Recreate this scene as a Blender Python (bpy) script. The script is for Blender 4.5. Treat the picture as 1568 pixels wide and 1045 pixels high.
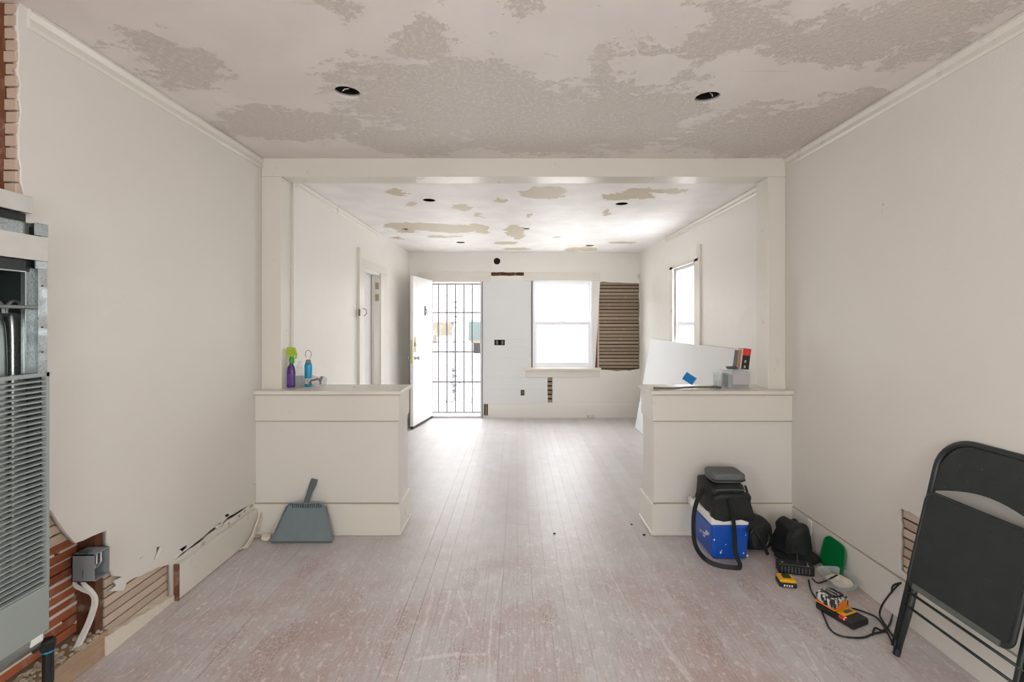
import bpy, bmesh, math, random
from mathutils import Vector, Matrix, noise
random.seed(7)
PI = math.pi
scene = bpy.context.scene
C = scene.collection
for o in list(bpy.data.objects): bpy.data.objects.remove(o)

# ------------------------------------------------------------------ camera, world, exposure
F, HX, HY, CZ = 697.0, 792.0, 493.0, 1.47          # focal length in pixels, vanishing point, eye height
cam_d = bpy.data.cameras.new('camera'); cam = bpy.data.objects.new('camera', cam_d); C.objects.link(cam)
cam_d.sensor_width = 36; cam_d.lens = 36 * F / 1568
cam_d.shift_x = -(HX - 784) / 1568; cam_d.shift_y = -(522.5 - HY) / 1568
cam_d.clip_start = 0.02; cam_d.clip_end = 200
cam.location = (0, 0, CZ); cam.rotation_euler = (PI / 2, 0, 0)
scene.camera = cam
vs = scene.view_settings
vs.view_transform = 'Standard'; vs.look = 'None'; vs.gamma = 1; vs.use_curve_mapping = False
vs.exposure = 0.08
try:
    scene.cycles.use_denoising = True
    scene.cycles.diffuse_bounces = 8; scene.cycles.max_bounces = 12
    scene.cycles.sample_clamp_indirect = 8
except Exception: pass
world = bpy.data.worlds.new('overcast_sky'); scene.world = world; world.use_nodes = True
wn = world.node_tree; wn.nodes.clear()
wo = wn.nodes.new('ShaderNodeOutputWorld'); wb = wn.nodes.new('ShaderNodeBackground')
wb.inputs[0].default_value = (0.93, 0.975, 1.0, 1); wb.inputs[1].default_value = 15
wn.links.new(wb.outputs[0], wo.inputs[0])

def portal(loc, rot, sx, sy):
    d = bpy.data.lights.new('window_portal', 'AREA'); d.shape = 'RECTANGLE'; d.size = sx; d.size_y = sy
    d.cycles.is_portal = True
    o = bpy.data.objects.new('window_portal', d); o.location = loc; o.rotation_euler = rot; C.objects.link(o)
portal((-0.945, 7.2, 1.07), (-PI/2, 0, 0), .85, 2.1)       # front door
portal((0.695, 7.1, 1.44), (-PI/2, 0, 0), .95, 1.35)       # back window
portal((2.0, 5.13, 1.44), (0, PI/2, 0), 1.35, .72)         # side window
portal((0, -3.12, 1.55), (PI/2, 0, 0), 1.0, 1.1)
portal((2.05, -1.325, 1.575), (0, PI/2, 0), 1.15, 1.15)
portal((-2.0, -1.325, 1.575), (0, -PI/2, 0), 1.15, 1.15)            # unseen openings behind the camera, added to light the near room

# ------------------------------------------------------------------ helpers
def P(px, py, Y): return Vector(((px - HX) / F * Y, Y, CZ - (py - HY) / F * Y))
def onX(px, py, x):                     # point on a wall x = const
    Y = x * F / (px - HX); return (Y, CZ - (py - HY) * Y / F)
def onZ(px, py, z=0.0):                 # point on a floor / ceiling z = const
    Y = F * (CZ - z) / (py - HY); return ((px - HX) * Y / F, Y)

def props(o, label=None, cat=None, group=None, kind=None):
    if label: o['label'] = label
    if cat: o['category'] = cat
    if group: o['group'] = group
    if kind: o['kind'] = kind
    return o
def empty(name, loc, label, cat, group=None, kind=None, rot=(0, 0, 0)):
    o = bpy.data.objects.new(name, None); o.empty_display_size = .05
    o.location = loc; o.rotation_euler = rot; C.objects.link(o)
    return props(o, label, cat, group, kind)

class MB:
    def __init__(s): s.bm = bmesh.new()
    def box(s, lo, hi, M=None):
        lo = Vector(lo); hi = Vector(hi)
        vs_ = [s.bm.verts.new(Vector((x, y, z))) for x in (lo.x, hi.x) for y in (lo.y, hi.y) for z in (lo.z, hi.z)]
        for f in ((0,1,3,2),(4,6,7,5),(0,4,5,1),(2,3,7,6),(0,2,6,4),(1,5,7,3)):
            s.bm.faces.new([vs_[i] for i in f])
        if M is not None:
            for v in vs_: v.co = M @ v.co
        return s
    def sweep(s, pts, prof, cap=True, closed=False, up=None, scales=None):
        """sweep a 2-D profile (list of (a,b)) along points"""
        pts = [Vector(p) for p in pts]; n = len(pts); rings = []
        prev = None
        for i, p in enumerate(pts):
            if closed: t = pts[(i+1) % n] - pts[i-1]
            else: t = pts[min(i+1, n-1)] - pts[max(i-1, 0)]
            t.normalize()
            ref = Vector(up) if up is not None else (prev if prev is not None else (Vector((0,0,1)) if abs(t.z) < .9 else Vector((1,0,0))))
            a = t.cross(ref)
            if a.length < 1e-5: a = t.orthogonal()
            a.normalize(); b = a.cross(t).normalized(); prev = b
            k = scales[i] if scales else 1
            rings.append([s.bm.verts.new(p + a * u * k + b * v * k) for u, v in prof])
        m = len(prof)
        for i in range(n if closed else n - 1):
            r0, r1 = rings[i], rings[(i+1) % n]
            for j in range(m):
                s.bm.faces.new((r0[j], r0[(j+1) % m], r1[(j+1) % m], r1[j]))
        if cap and not closed:
            s.bm.faces.new(rings[0][::-1]); s.bm.faces.new(rings[-1])
        return s
    def tube(s, pts, r, seg=8, **k):
        return s.sweep(pts, [(r*math.cos(2*PI*i/seg), r*math.sin(2*PI*i/seg)) for i in range(seg)], **k)
    def ribbon(s, pts, w, t, up=(0,0,1), **k):
        return s.sweep(pts, [(-w/2,-t/2),(w/2,-t/2),(w/2,t/2),(-w/2,t/2)], up=up, **k)
    def lathe(s, prof, c=(0,0,0), seg=20, sx=1, sy=1):
        c = Vector(c); rings = []
        for r, z in prof:
            if r < 1e-6: rings.append([s.bm.verts.new(c + Vector((0,0,z)))])
            else: rings.append([s.bm.verts.new(c + Vector((r*sx*math.cos(2*PI*i/seg), r*sy*math.sin(2*PI*i/seg), z))) for i in range(seg)])
        for a, b in zip(rings, rings[1:]):
            for j in range(seg):
                k = (j+1) % seg
                if len(a) == 1 and len(b) == 1: continue
                if len(a) == 1: s.bm.faces.new((a[0], b[j], b[k]))
                elif len(b) == 1: s.bm.faces.new((a[j], a[k], b[0]))
                else: s.bm.faces.new((a[j], a[k], b[k], b[j]))
        return s
    def prism(s, poly, axis, a, b):
        """extrude a polygon; axis 'x': poly=(y,z), 'y': poly=(x,z), 'z': poly=(x,y)"""
        def m(p, t):
            return Vector((t, p[0], p[1])) if axis == 'x' else Vector((p[0], t, p[1])) if axis == 'y' else Vector((p[0], p[1], t))
        A = [s.bm.verts.new(m(p, a)) for p in poly]; B = [s.bm.verts.new(m(p, b)) for p in poly]
        n = len(poly)
        s.bm.faces.new(A); s.bm.faces.new(B[::-1])
        for i in range(n): s.bm.faces.new((A[i], A[(i+1)%n], B[(i+1)%n], B[i]))
        return s
    def blob(s, c, r, e=.6, amp=0., seed=0, n=10, freq=6):
        """rounded box / pillow with cloth-like noise"""
        tb_ = bmesh.new(); bmesh.ops.create_cube(tb_, size=2)
        bmesh.ops.subdivide_edges(tb_, edges=tb_.edges[:], cuts=n, use_grid_fill=True)
        tb_.verts.index_update()
        vs_ = [s.bm.verts.new(v.co) for v in tb_.verts]
        for f in tb_.faces: s.bm.faces.new([vs_[v.index] for v in f.verts])
        tb_.free()
        c = Vector(c); r = Vector(r)
        for v in vs_:
            d = v.co.normalized()
            q = Vector([math.copysign(abs(k)**e, k) for k in d])
            w = Vector((q.x*r.x, q.y*r.y, q.z*r.z))
            if amp: w += d * amp * noise.noise(Vector((w.x*freq+seed*7.1, w.y*freq, w.z*freq)), noise_basis='PERLIN_ORIGINAL') * 2
            v.co = c + w
        return s
    def xf(s, M):
        bmesh.ops.transform(s.bm, matrix=M, verts=s.bm.verts); return s
    def build(s, name, mat, parent=None, local=False, bevel=0, smooth=False, seg=2, weld=True):
        bm = s.bm
        bmesh.ops.recalc_face_normals(bm, faces=bm.faces)
        loc = Vector((0,0,0))
        if parent is not None and not local:
            q = parent; base = Vector((0,0,0))
            while q is not None: base += q.location; q = q.parent
            for v in bm.verts: v.co -= base
        elif parent is None and bm.verts:
            xs = [v.co.x for v in bm.verts]; ys = [v.co.y for v in bm.verts]; zs = [v.co.z for v in bm.verts]
            loc = Vector(((min(xs)+max(xs))/2, (min(ys)+max(ys))/2, min(zs)))
            for v in bm.verts: v.co -= loc
        me = bpy.data.meshes.new(name); bm.to_mesh(me); bm.free()
        if smooth:
            for p in me.polygons: p.use_smooth = True
        for m in (mat if isinstance(mat, (list, tuple)) else [mat]): me.materials.append(m)
        o = bpy.data.objects.new(name, me); o.location = loc; C.objects.link(o)
        if parent is not None: o.parent = parent; o.location = (0,0,0)
        if bevel:
            b = o.modifiers.new('bevel', 'BEVEL'); b.width = bevel; b.segments = seg; b.limit_method = 'ANGLE'; b.angle_limit = math.radians(40)
        if smooth and bevel:
            pass
        return o
def B(lo, hi, name, mat, parent=None, bevel=0, **k): return MB().box(lo, hi).build(name, mat, parent, bevel=bevel, **k)

def jag(a, b, n, amp, rnd=random):
    """rough line from a to b without its end point"""
    a = Vector(a); b = Vector(b); d = (b - a); nrm = Vector((-d.y, d.x)).normalized()
    return [tuple(a + d * (i / n + (rnd.uniform(-.25, .25)/n if i else 0)) + nrm * (rnd.uniform(-amp, amp) if i else 0)) for i in range(n)]
def rect(a0, b0, a1, b1): return [(a0, b0), (a1, b0), (a1, b1), (a0, b1)]
def circ(x, y, r, n=20, wob=0): return [(x + r*(1+random.uniform(-wob, wob))*math.cos(2*PI*i/n), y + r*(1+random.uniform(-wob, wob))*math.sin(2*PI*i/n)) for i in range(n)]
def rough_rect(a0, b0, a1, b1, amp=.006, step=.05):
    c = [(a0,b0),(a1,b0),(a1,b1),(a0,b1)]; out = []
    for i in range(4):
        p, q = c[i], c[(i+1)%4]
        out += jag(p, q, max(2, int((Vector(q)-Vector(p)).length/step)), amp)
    return out
def crack(pts, w):
    """closed thin ragged polygon along a polyline"""
    pts = [Vector(p) for p in pts]; L = []; R = []
    for i, p in enumerate(pts):
        t = (pts[min(i+1, len(pts)-1)] - pts[max(i-1, 0)]).normalized(); n = Vector((-t.y, t.x))
        k = w * (.15 if i in (0, len(pts)-1) else random.uniform(.5, 1.3))
        L.append(tuple(p + n*k/2)); R.append(tuple(p - n*k/2))
    return L + R[::-1]
def panel(name, loops, axis, t0, t1, mat, parent=None, kind=None, label=None, cat=None):
    """flat panel with holes: loops = polygons (even-odd), extruded along axis between t0 and t1"""
    cu = bpy.data.curves.new(name, 'CURVE'); cu.dimensions = '2D'; cu.fill_mode = 'BOTH'; cu.extrude = .5
    for lp in loops:
        sp = cu.splines.new('POLY'); sp.points.add(len(lp)-1)
        for i, p in enumerate(lp): sp.points[i].co = (p[0], p[1], 0, 1)
        sp.use_cyclic_u = True
    tmp = bpy.data.objects.new('tmp', cu); C.objects.link(tmp)
    dg = bpy.context.evaluated_depsgraph_get(); me = bpy.data.meshes.new_from_object(tmp.evaluated_get(dg))
    bpy.data.objects.remove(tmp); bpy.data.curves.remove(cu)
    s = MB(); s.bm.from_mesh(me); bpy.data.meshes.remove(me)
    bmesh.ops.remove_doubles(s.bm, verts=s.bm.verts, dist=1e-5)
    for v in s.bm.verts:
        u, w, e = v.co; t = t0 + (t1 - t0) * (e + .5)
        v.co = Vector((t, u, w)) if axis == 'x' else Vector((u, t, w)) if axis == 'y' else Vector((u, w, t))
    o = s.build(name, mat, parent)
    return props(o, label, cat, None, kind)

# ------------------------------------------------------------------ materials
def srgb(r, g, b):
    f = lambda c: (c/255)/12.92 if c/255 <= .04045 else ((c/255+.055)/1.055)**2.4
    return (f(r), f(g), f(b), 1)
class NT:
    def __init__(s, name):
        s.m = bpy.data.materials.new(name); s.m.use_nodes = True; s.t = s.m.node_tree; s.t.nodes.clear()
        s.out = s.n('ShaderNodeOutputMaterial'); s.b = s.n('ShaderNodeBsdfPrincipled')
        s.l(s.b.outputs[0], s.out.inputs[0])
    def n(s, k, **a):
        x = s.t.nodes.new(k)
        for q, v in a.items(): setattr(x, q, v)
        return x
    def l(s, a, b): s.t.links.new(a, b)
    def put(s, v, i):
        if isinstance(v, (int, float)): i.default_value = v
        elif isinstance(v, (tuple, list, Vector)): i.default_value = tuple(v) if len(v) == len(i.default_value) else tuple(v)[:len(i.default_value)]
        else: s.l(v, i)
    def pos(s): return s.n('ShaderNodeNewGeometry').outputs['Position']
    def obj(s): return s.n('ShaderNodeTexCoord').outputs['Object']
    def mapv(s, v, sc=(1,1,1), loc=(0,0,0), rot=(0,0,0)):
        m = s.n('ShaderNodeMapping'); s.l(v, m.inputs[0]); m.inputs['Scale'].default_value = sc; m.inputs['Location'].default_value = loc; m.inputs['Rotation'].default_value = rot
        return m.outputs[0]
    def noise(s, v, sc=5, det=4, rough=.5, dist=0):
        x = s.n('ShaderNodeTexNoise'); s.l(v, x.inputs['Vector']); x.inputs['Scale'].default_value = sc; x.inputs['Detail'].default_value = det
        x.inputs['Roughness'].default_value = rough; x.inputs['Distortion'].default_value = dist
        return x.outputs['Fac']
    def ramp(s, v, a, b, lo=0., hi=1.):
        x = s.n('ShaderNodeMapRange'); s.put(v, x.inputs[0]); x.inputs[1].default_value = a; x.inputs[2].default_value = b
        x.inputs[3].default_value = lo; x.inputs[4].default_value = hi; x.interpolation_type = 'SMOOTHSTEP'
        return x.outputs[0]
    def mix(s, f, a, b):
        x = s.n('ShaderNodeMix', data_type='RGBA'); s.put(f, x.inputs[0]); s.put(a, x.inputs[6]); s.put(b, x.inputs[7]); return x.outputs[2]
    def math(s, op, a, b=0., c=0., clamp=False):
        x = s.n('ShaderNodeMath', operation=op); x.use_clamp = clamp; s.put(a, x.inputs[0]); s.put(b, x.inputs[1])
        if op in ('MULTIPLY_ADD', 'SMOOTH_MIN'): s.put(c, x.inputs[2])
        return x.outputs[0]
    def vmath(s, op, a, b=(0,0,0)):
        x = s.n('ShaderNodeVectorMath', operation=op); s.put(a, x.inputs[0]); s.put(b, x.inputs[1])
        return x.outputs[1] if op in ('LENGTH', 'DOT_PRODUCT', 'DISTANCE') else x.outputs[0]
    def bump(s, h, st=.2, d=.01, chain=None):
        x = s.n('ShaderNodeBump'); s.l(h, x.inputs['Height']); x.inputs['Strength'].default_value = st; x.inputs['Distance'].default_value = d
        if chain is not None: s.l(chain, x.inputs['Normal'])
        s.l(x.outputs[0], s.b.inputs['Normal']); return x.outputs[0]
    def set(s, col=None, rough=None, metal=None, **k):
        if col is not None: s.put(col, s.b.inputs['Base Color'])
        if rough is not None: s.put(rough, s.b.inputs['Roughness'])
        if metal is not None: s.put(metal, s.b.inputs['Metallic'])
        for q, v in k.items(): s.put(v, s.b.inputs[q])
        return s.m
    def blobs(s, v, ells):
        """min normalised distance to a list of ellipses (cx,cy,rx,ry) in the xy plane"""
        cur = None
        for cx, cy, rx, ry in ells:
            m = s.mapv(v, (1/rx, 1/ry, 0), (-cx/rx, -cy/ry, 0))
            d = s.vmath('LENGTH', m)
            cur = d if cur is None else s.math('MINIMUM', cur, d)
        return cur
    def warp(s, v, sc, amt, det=3):
        x = s.n('ShaderNodeTexNoise'); s.l(v, x.inputs['Vector']); x.inputs['Scale'].default_value = sc; x.inputs['Detail'].default_value = det; x.inputs['Roughness'].default_value = .65
        q = s.vmath('SUBTRACT', x.outputs['Color'], (.5,.5,.5)); q = s.vmath('MULTIPLY', q, (amt,)*3)
        return s.vmath('ADD', v, q)

def simple(name, col, rough=.5, metal=0, var=.12, sc=30, bump=0, bsc=120, **k):
    t = NT(name); v = t.obj(); n = t.noise(v, sc, 4)
    dark = tuple(c*(1-var) for c in col[:3]) + (1,); lite = tuple(min(1, c*(1+var)) for c in col[:3]) + (1,)
    t.set(t.mix(n, dark, lite), t.ramp(n, .2, .8, max(.02, rough-.06), min(1, rough+.08)), metal, **k)
    if bump: t.bump(t.noise(v, bsc, 3), bump, .003)
    return t.m

WALLC = srgb(217, 212, 205)
def paint(name, col, rough=.42, grime=.5, bumpst=.25):
    t = NT(name); p = t.pos()
    a = t.noise(p, 1.3, 5, .55); b = t.noise(p, 9, 4, .6)
    c = t.mix(t.ramp(a, .3, .75, 0, .35*grime), col, tuple(x*.9 for x in col[:3]) + (1,))
    c = t.mix(t.ramp(b, .6, .85, 0, .12*grime), c, tuple(min(1, x*1.08) for x in col[:3]) + (1,))
    speck = t.ramp(t.noise(p, 55, 2, .5), .78, .84, 0, .3*grime)
    c = t.mix(speck, c, srgb(150, 140, 125))
    t.set(c, t.ramp(b, .3, .7, rough-.05, rough+.1) if bumpst > .2 else t.ramp(b, .2, .8, rough, rough+.03))
    ch = t.bump(t.noise(p, 5, 3, .5), bumpst*.5, .02)
    t.bump(t.noise(p, 90, 2, .5), bumpst, .003, chain=ch)
    return t.m
M = {}
M['wall'] = paint('wall_paint', WALLC, .40)
M['trim'] = paint('trim_paint', srgb(218, 213, 203), .27, .12, .06)
M['farwall'] = paint('far_wall_paint', srgb(228, 225, 218), .34, .5, .5)
M['drywall'] = paint('drywall_board', srgb(222, 223, 223), .6, .3, .1)
M['doorpaint'] = paint('door_paint', srgb(236, 234, 234), .32, .3, .1)
M['vinyl'] = simple('white_vinyl', srgb(240, 240, 243), .35, var=.03)
M['steelwhite'] = simple('white_painted_steel', srgb(205, 202, 206), .4, var=.08)
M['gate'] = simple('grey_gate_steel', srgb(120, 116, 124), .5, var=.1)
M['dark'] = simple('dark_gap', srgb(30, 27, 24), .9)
M['black'] = simple('black_plastic', srgb(26, 28, 28), .42, bump=.1)
M['cloth'] = simple('black_nylon', srgb(24, 27, 27), .62, var=.3, sc=40, bump=.5, bsc=300)
M['chair'] = simple('charcoal_enamel', srgb(34, 40, 39), .38, var=.2, sc=60, bump=.2, bsc=250)
M['seatpad'] = NT('worn_seat_enamel')
t = M['seatpad']; v = t.obj(); c = t.mix(t.noise(v, 14, 5), srgb(24, 29, 28), srgb(42, 48, 46)); c = t.mix(t.ramp(t.noise(v, 90, 3), .72, .78, 0, .6), c, srgb(150, 150, 140)); t.set(c, .55); t.bump(t.noise(v, 260, 2), .5, .003); M['seatpad'] = t.m
M['galv'] = NT('galvanised_steel'); t = M['galv']; v = t.obj()
vo = t.n('ShaderNodeTexVoronoi'); t.l(v, vo.inputs['Vector']); vo.inputs['Scale'].default_value = 180
t.set(t.mix(vo.outputs['Distance'], srgb(188, 192, 192), srgb(140, 147, 148)), t.ramp(t.noise(v, 20, 3), .3, .7, .32, .5), .85); M['galv'] = t.m
M['sooty'] = simple('dark_sheet_steel', srgb(70, 80, 78), .5, .6, var=.3, sc=10)
M['steel'] = simple('bright_sheet_steel', srgb(172, 178, 176), .28, .9, var=.1, sc=6)
M['greymetal'] = simple('grey_enamel_panel', srgb(156, 164, 160), .42, .15, var=.06, sc=60, bump=.2, bsc=300)
M['whitemetal'] = simple('scuffed_white_sheet', srgb(205, 203, 197), .5, .1, var=.12, sc=14)
M['greyplastic'] = simple('grey_plastic', srgb(112, 124, 128), .45, var=.12, sc=18, bump=.1)
M['darkgrey'] = simple('slate_handle_plastic', srgb(82, 92, 95), .45, var=.2, sc=60)
M['boxgrey'] = simple('grey_junction_box_plastic', srgb(132, 136, 139), .5, var=.08, sc=40)
M['cable'] = simple('white_cable_sheath', srgb(214, 209, 205), .45, var=.08)
M['brass'] = simple('aged_brass', srgb(165, 155, 120), .35, .8)
M['nickel'] = simple('satin_nickel', srgb(190, 188, 184), .25, .95)
M['rust'] = simple('rusty_steel_bar', srgb(120, 108, 98), .5, .7, var=.3, sc=80)
M['blue'] = simple('blue_cooler_plastic', srgb(16, 78, 176), .35, var=.1, sc=10)
M['bluefoam'] = simple('blue_abrasive_foam', srgb(22, 120, 190), .85, var=.15, sc=200, bump=.4)
M['bluefoam_edge'] = simple('grey_blue_grit', srgb(120, 165, 180), .9, var=.2, sc=300)
M['white'] = simple('white_plastic', srgb(232, 230, 226), .4, var=.05)
M['yellow'] = simple('yellow_tool_plastic', srgb(232, 172, 24), .4, var=.08)
M['orange'] = simple('orange_tool_plastic', srgb(224, 120, 36), .4, var=.1)
M['red'] = simple('red_print', srgb(206, 48, 40), .45, var=.05)
M['pinkpaper'] = simple('pink_paper_label', srgb(206, 182, 186), .7, var=.06, sc=80)
M['purple'] = simple('purple_liquid', srgb(84, 48, 124), .25, var=.15)
M['bottleblue'] = simple('turquoise_label', srgb(20, 152, 194), .35, var=.08)
M['lime'] = simple('lime_trigger_plastic', srgb(168, 192, 40), .4, var=.12)
M['green'] = simple('green_collar_plastic', srgb(62, 152, 48), .4, var=.1)
M['greycase'] = simple('dusty_grey_fabric', srgb(98, 102, 102), .75, var=.15, sc=50, bump=.4, bsc=250)
M['plaster'] = simple('crumbled_plaster', srgb(214, 205, 190), .9, var=.15, sc=60, bump=.5)
M['debris'] = simple('plaster_dust_rubble', srgb(176, 164, 146), .95, var=.3, sc=90, bump=.6)
def wood(name, a, b, rough=.75, scl=(4, 4, 60)):
    t = NT(name); v = t.obj(); r = t.n('ShaderNodeObjectInfo').outputs['Random']
    q = t.vmath('ADD', v, t.mix(r, (0,0,0,1), (9,9,9,1)))
    g = t.noise(t.mapv(q, scl), 3, 5, .6)
    c = t.mix(g, a, b); c = t.mix(t.ramp(r, 0, 1, 0, .45), c, tuple(x*.55 for x in a[:3]) + (1,))
    c = t.mix(t.ramp(t.noise(t.pos(), 16, 4), .55, .8, 0, .5), c, srgb(176, 166, 150))
    t.set(c, rough); t.bump(g, .4, .002)
    return t.m
M['lath'] = wood('old_lath_wood', srgb(136, 116, 98), srgb(186, 166, 144), scl=(6, 6, 90))
M['lathpale'] = wood('pale_lath_wood', srgb(186, 164, 144), srgb(220, 202, 182), scl=(60, 4, 90))
M['lathred'] = wood('red_brown_lath', srgb(150, 78, 48), srgb(192, 112, 74), scl=(60, 4, 90))
M['stud'] = wood('old_stud_timber', srgb(84, 50, 32), srgb(138, 88, 56), scl=(40, 40, 5))
M['sole'] = wood('dusty_sole_plate', srgb(140, 104, 80), srgb(186, 164, 140), scl=(30, 4, 30))
M['ply'] = wood('weathered_plywood', srgb(66, 58, 46), srgb(86, 76, 62), scl=(20, 3, 2))
def clear(name, tint, mixf=.25, rough=.1):
    t = NT(name); tr = t.n('ShaderNodeBsdfTransparent'); tr.inputs[0].default_value = tint
    mx = t.n('ShaderNodeMixShader'); t.set(tint, rough)
    mx.inputs[0].default_value = mixf
    t.l(tr.outputs[0], mx.inputs[1]); t.l(t.b.outputs[0], mx.inputs[2]); t.l(mx.outputs[0], t.out.inputs[0])
    return t.m
M['glass'] = clear('window_glass', (1, 1, 1, 1), .05, .02)
M['clear'] = clear('clear_plastic', srgb(244, 246, 246), .2, .12)
M['clearbag'] = clear('clear_film_bag', srgb(236, 236, 238), .22, .15)
M['greenlid'] = clear('green_translucent_plastic', srgb(8, 128, 68), .72, .3)

# near ceiling: scraped patches over dimpled texture
def cz(px, py, rx, ry, z):      # an ellipse on the ceiling given where its centre and half-sizes appear
    x, Y = onZ(px, py, z); s_ = Y / F
    Y2 = onZ(px, py + ry, z)[1]; Y1 = onZ(px, py - ry, z)[1]
    return (x, (Y1+Y2)/2, rx * s_, abs(Y2-Y1)/2)
ZN, ZF = 2.63, 2.53
def ceiling_mat():
    t = NT('scraped_ceiling_paint'); p = t.pos()
    w = t.warp(t.warp(p, 2.2, .6, 6), 12, .22, 5)
    rough_zone = [(cz(700,150,170,62,ZN)), cz(620,215,90,22,ZN), cz(880,195,200,42,ZN), cz(1080,60,110,62,ZN), cz(1200,200,160,40,ZN),
                  cz(1330,60,160,45,ZN), cz(430,190,110,26,ZN), cz(270,95,70,38,ZN), cz(925,105,26,30,ZN), cz(640,60,60,40,ZN), cz(960,170,120,40,ZN), cz(500,10,24,18,ZN), cz(835,8,30,12,ZN),
                  cz(1300,170,110,26,ZN), cz(1490,25,60,25,ZN), cz(230,65,40,12,ZN)]
    smooth_zone = [cz(1130,108,62,24,ZN), cz(1225,115,60,22,ZN), cz(1335,122,50,12,ZN), cz(850,105,70,24,ZN), cz(1010,105,50,26,ZN), cz(1000,40,60,30,ZN), cz(1080,243,90,5,ZN), cz(560,50,40,30,ZN)]
    d = t.blobs(w, rough_zone); e = t.blobs(w, smooth_zone)
    frag = t.math('MULTIPLY', t.math('SUBTRACT', t.noise(t.mapv(p, (1, 1.5, 1)), 7, 8, .78), .5), 2.6)
    d = t.math('ADD', d, frag); e = t.math('ADD', e, t.math('MULTIPLY', frag, -.8))
    m = t.math('MULTIPLY', t.ramp(d, .95, 1.05, 1, 0), t.ramp(e, .95, 1.06, 0, 1))
    sp = t.noise(p, 46, 3, .7)
    chips = t.math('MULTIPLY', t.ramp(t.noise(p, 9, 5, .75), .66, .70, 0, 1), .7)
    m = t.math('MAXIMUM', m, chips)
    tex = t.mix(t.ramp(sp, .46, .66), srgb(203, 195, 187), srgb(217, 210, 203))
    tex = t.mix(t.ramp(t.noise(w, 3.1, 4, .6), .5, .62), tex, srgb(208, 200, 192))
    base = t.mix(t.ramp(t.noise(p, 3, 5), .3, .7), srgb(222, 216, 211), srgb(230, 224, 219))
    c = t.mix(m, base, tex)
    seam = t.ramp(t.noise(t.mapv(p, (.6, 12, 1)), 2, 3), .7, .74, 0, .3)
    t.set(t.mix(seam, c, srgb(190, 180, 168)), t.ramp(m, 0, 1, .5, .36))
    h = t.math('MULTIPLY', t.math('ADD', t.ramp(sp, .35, .65), t.noise(p, 110, 2)), t.ramp(m, 0, 1, .06, 1))
    ch = t.bump(t.math('ADD', h, t.math('MULTIPLY', m, -1.5)), .55, .0035)
    return t.m
M['ceiling'] = ceiling_mat()
def far_ceiling_mat():
    t = NT('peeling_far_ceiling_paint'); p = t.pos()
    w = t.warp(t.warp(p, 3, .35, 5), 11, .16, 5)
    z = ZF
    patches = [cz(610,295,12,6,z), cz(632,313,8,3,z), cz(708,317,13,5,z), cz(830,296,30,9,z), cz(770,307,14,2.5,z), cz(925,326,8,4,z),
               cz(965,300,42,6,z), cz(1010,292,50,3.5,z), cz(640,346,50,6,z), cz(620,352,14,6,z), cz(690,350,40,7,z), cz(735,350,14,8,z), cz(680,362,25,2,z),
               cz(790,355,14,11,z), cz(775,372,18,3,z), cz(732,330,5,5,z), cz(890,382,24,3,z), cz(855,363,10,1.2,z), cz(955,372,20,2,z), cz(790,381,20,2,z), cz(612,365,6,2,z), cz(812,330,4,4,z)]
    d = t.blobs(w, patches)
    m = t.ramp(d, .95, 1.02, 1, 0)
    base = t.mix(t.ramp(t.noise(p, 4, 5), .3, .7), srgb(236, 232, 230), srgb(246, 243, 241))
    base = t.mix(t.ramp(t.noise(t.mapv(p, (1, 4, 1)), 5, 4), .66, .72, 0, .35), base, srgb(206, 200, 196))
    c = t.mix(m, base, t.mix(t.noise(p, 20, 3), srgb(196, 184, 160), srgb(208, 198, 176)))
    t.set(c, .5)
    h = t.math('ADD', t.math('MULTIPLY', t.noise(t.mapv(p, (2, 9, 1)), 5, 5), .5), t.math('MULTIPLY', m, -1))
    t.bump(h, .5, .003)
    return t.m
M['farceiling'] = far_ceiling_mat()

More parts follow.
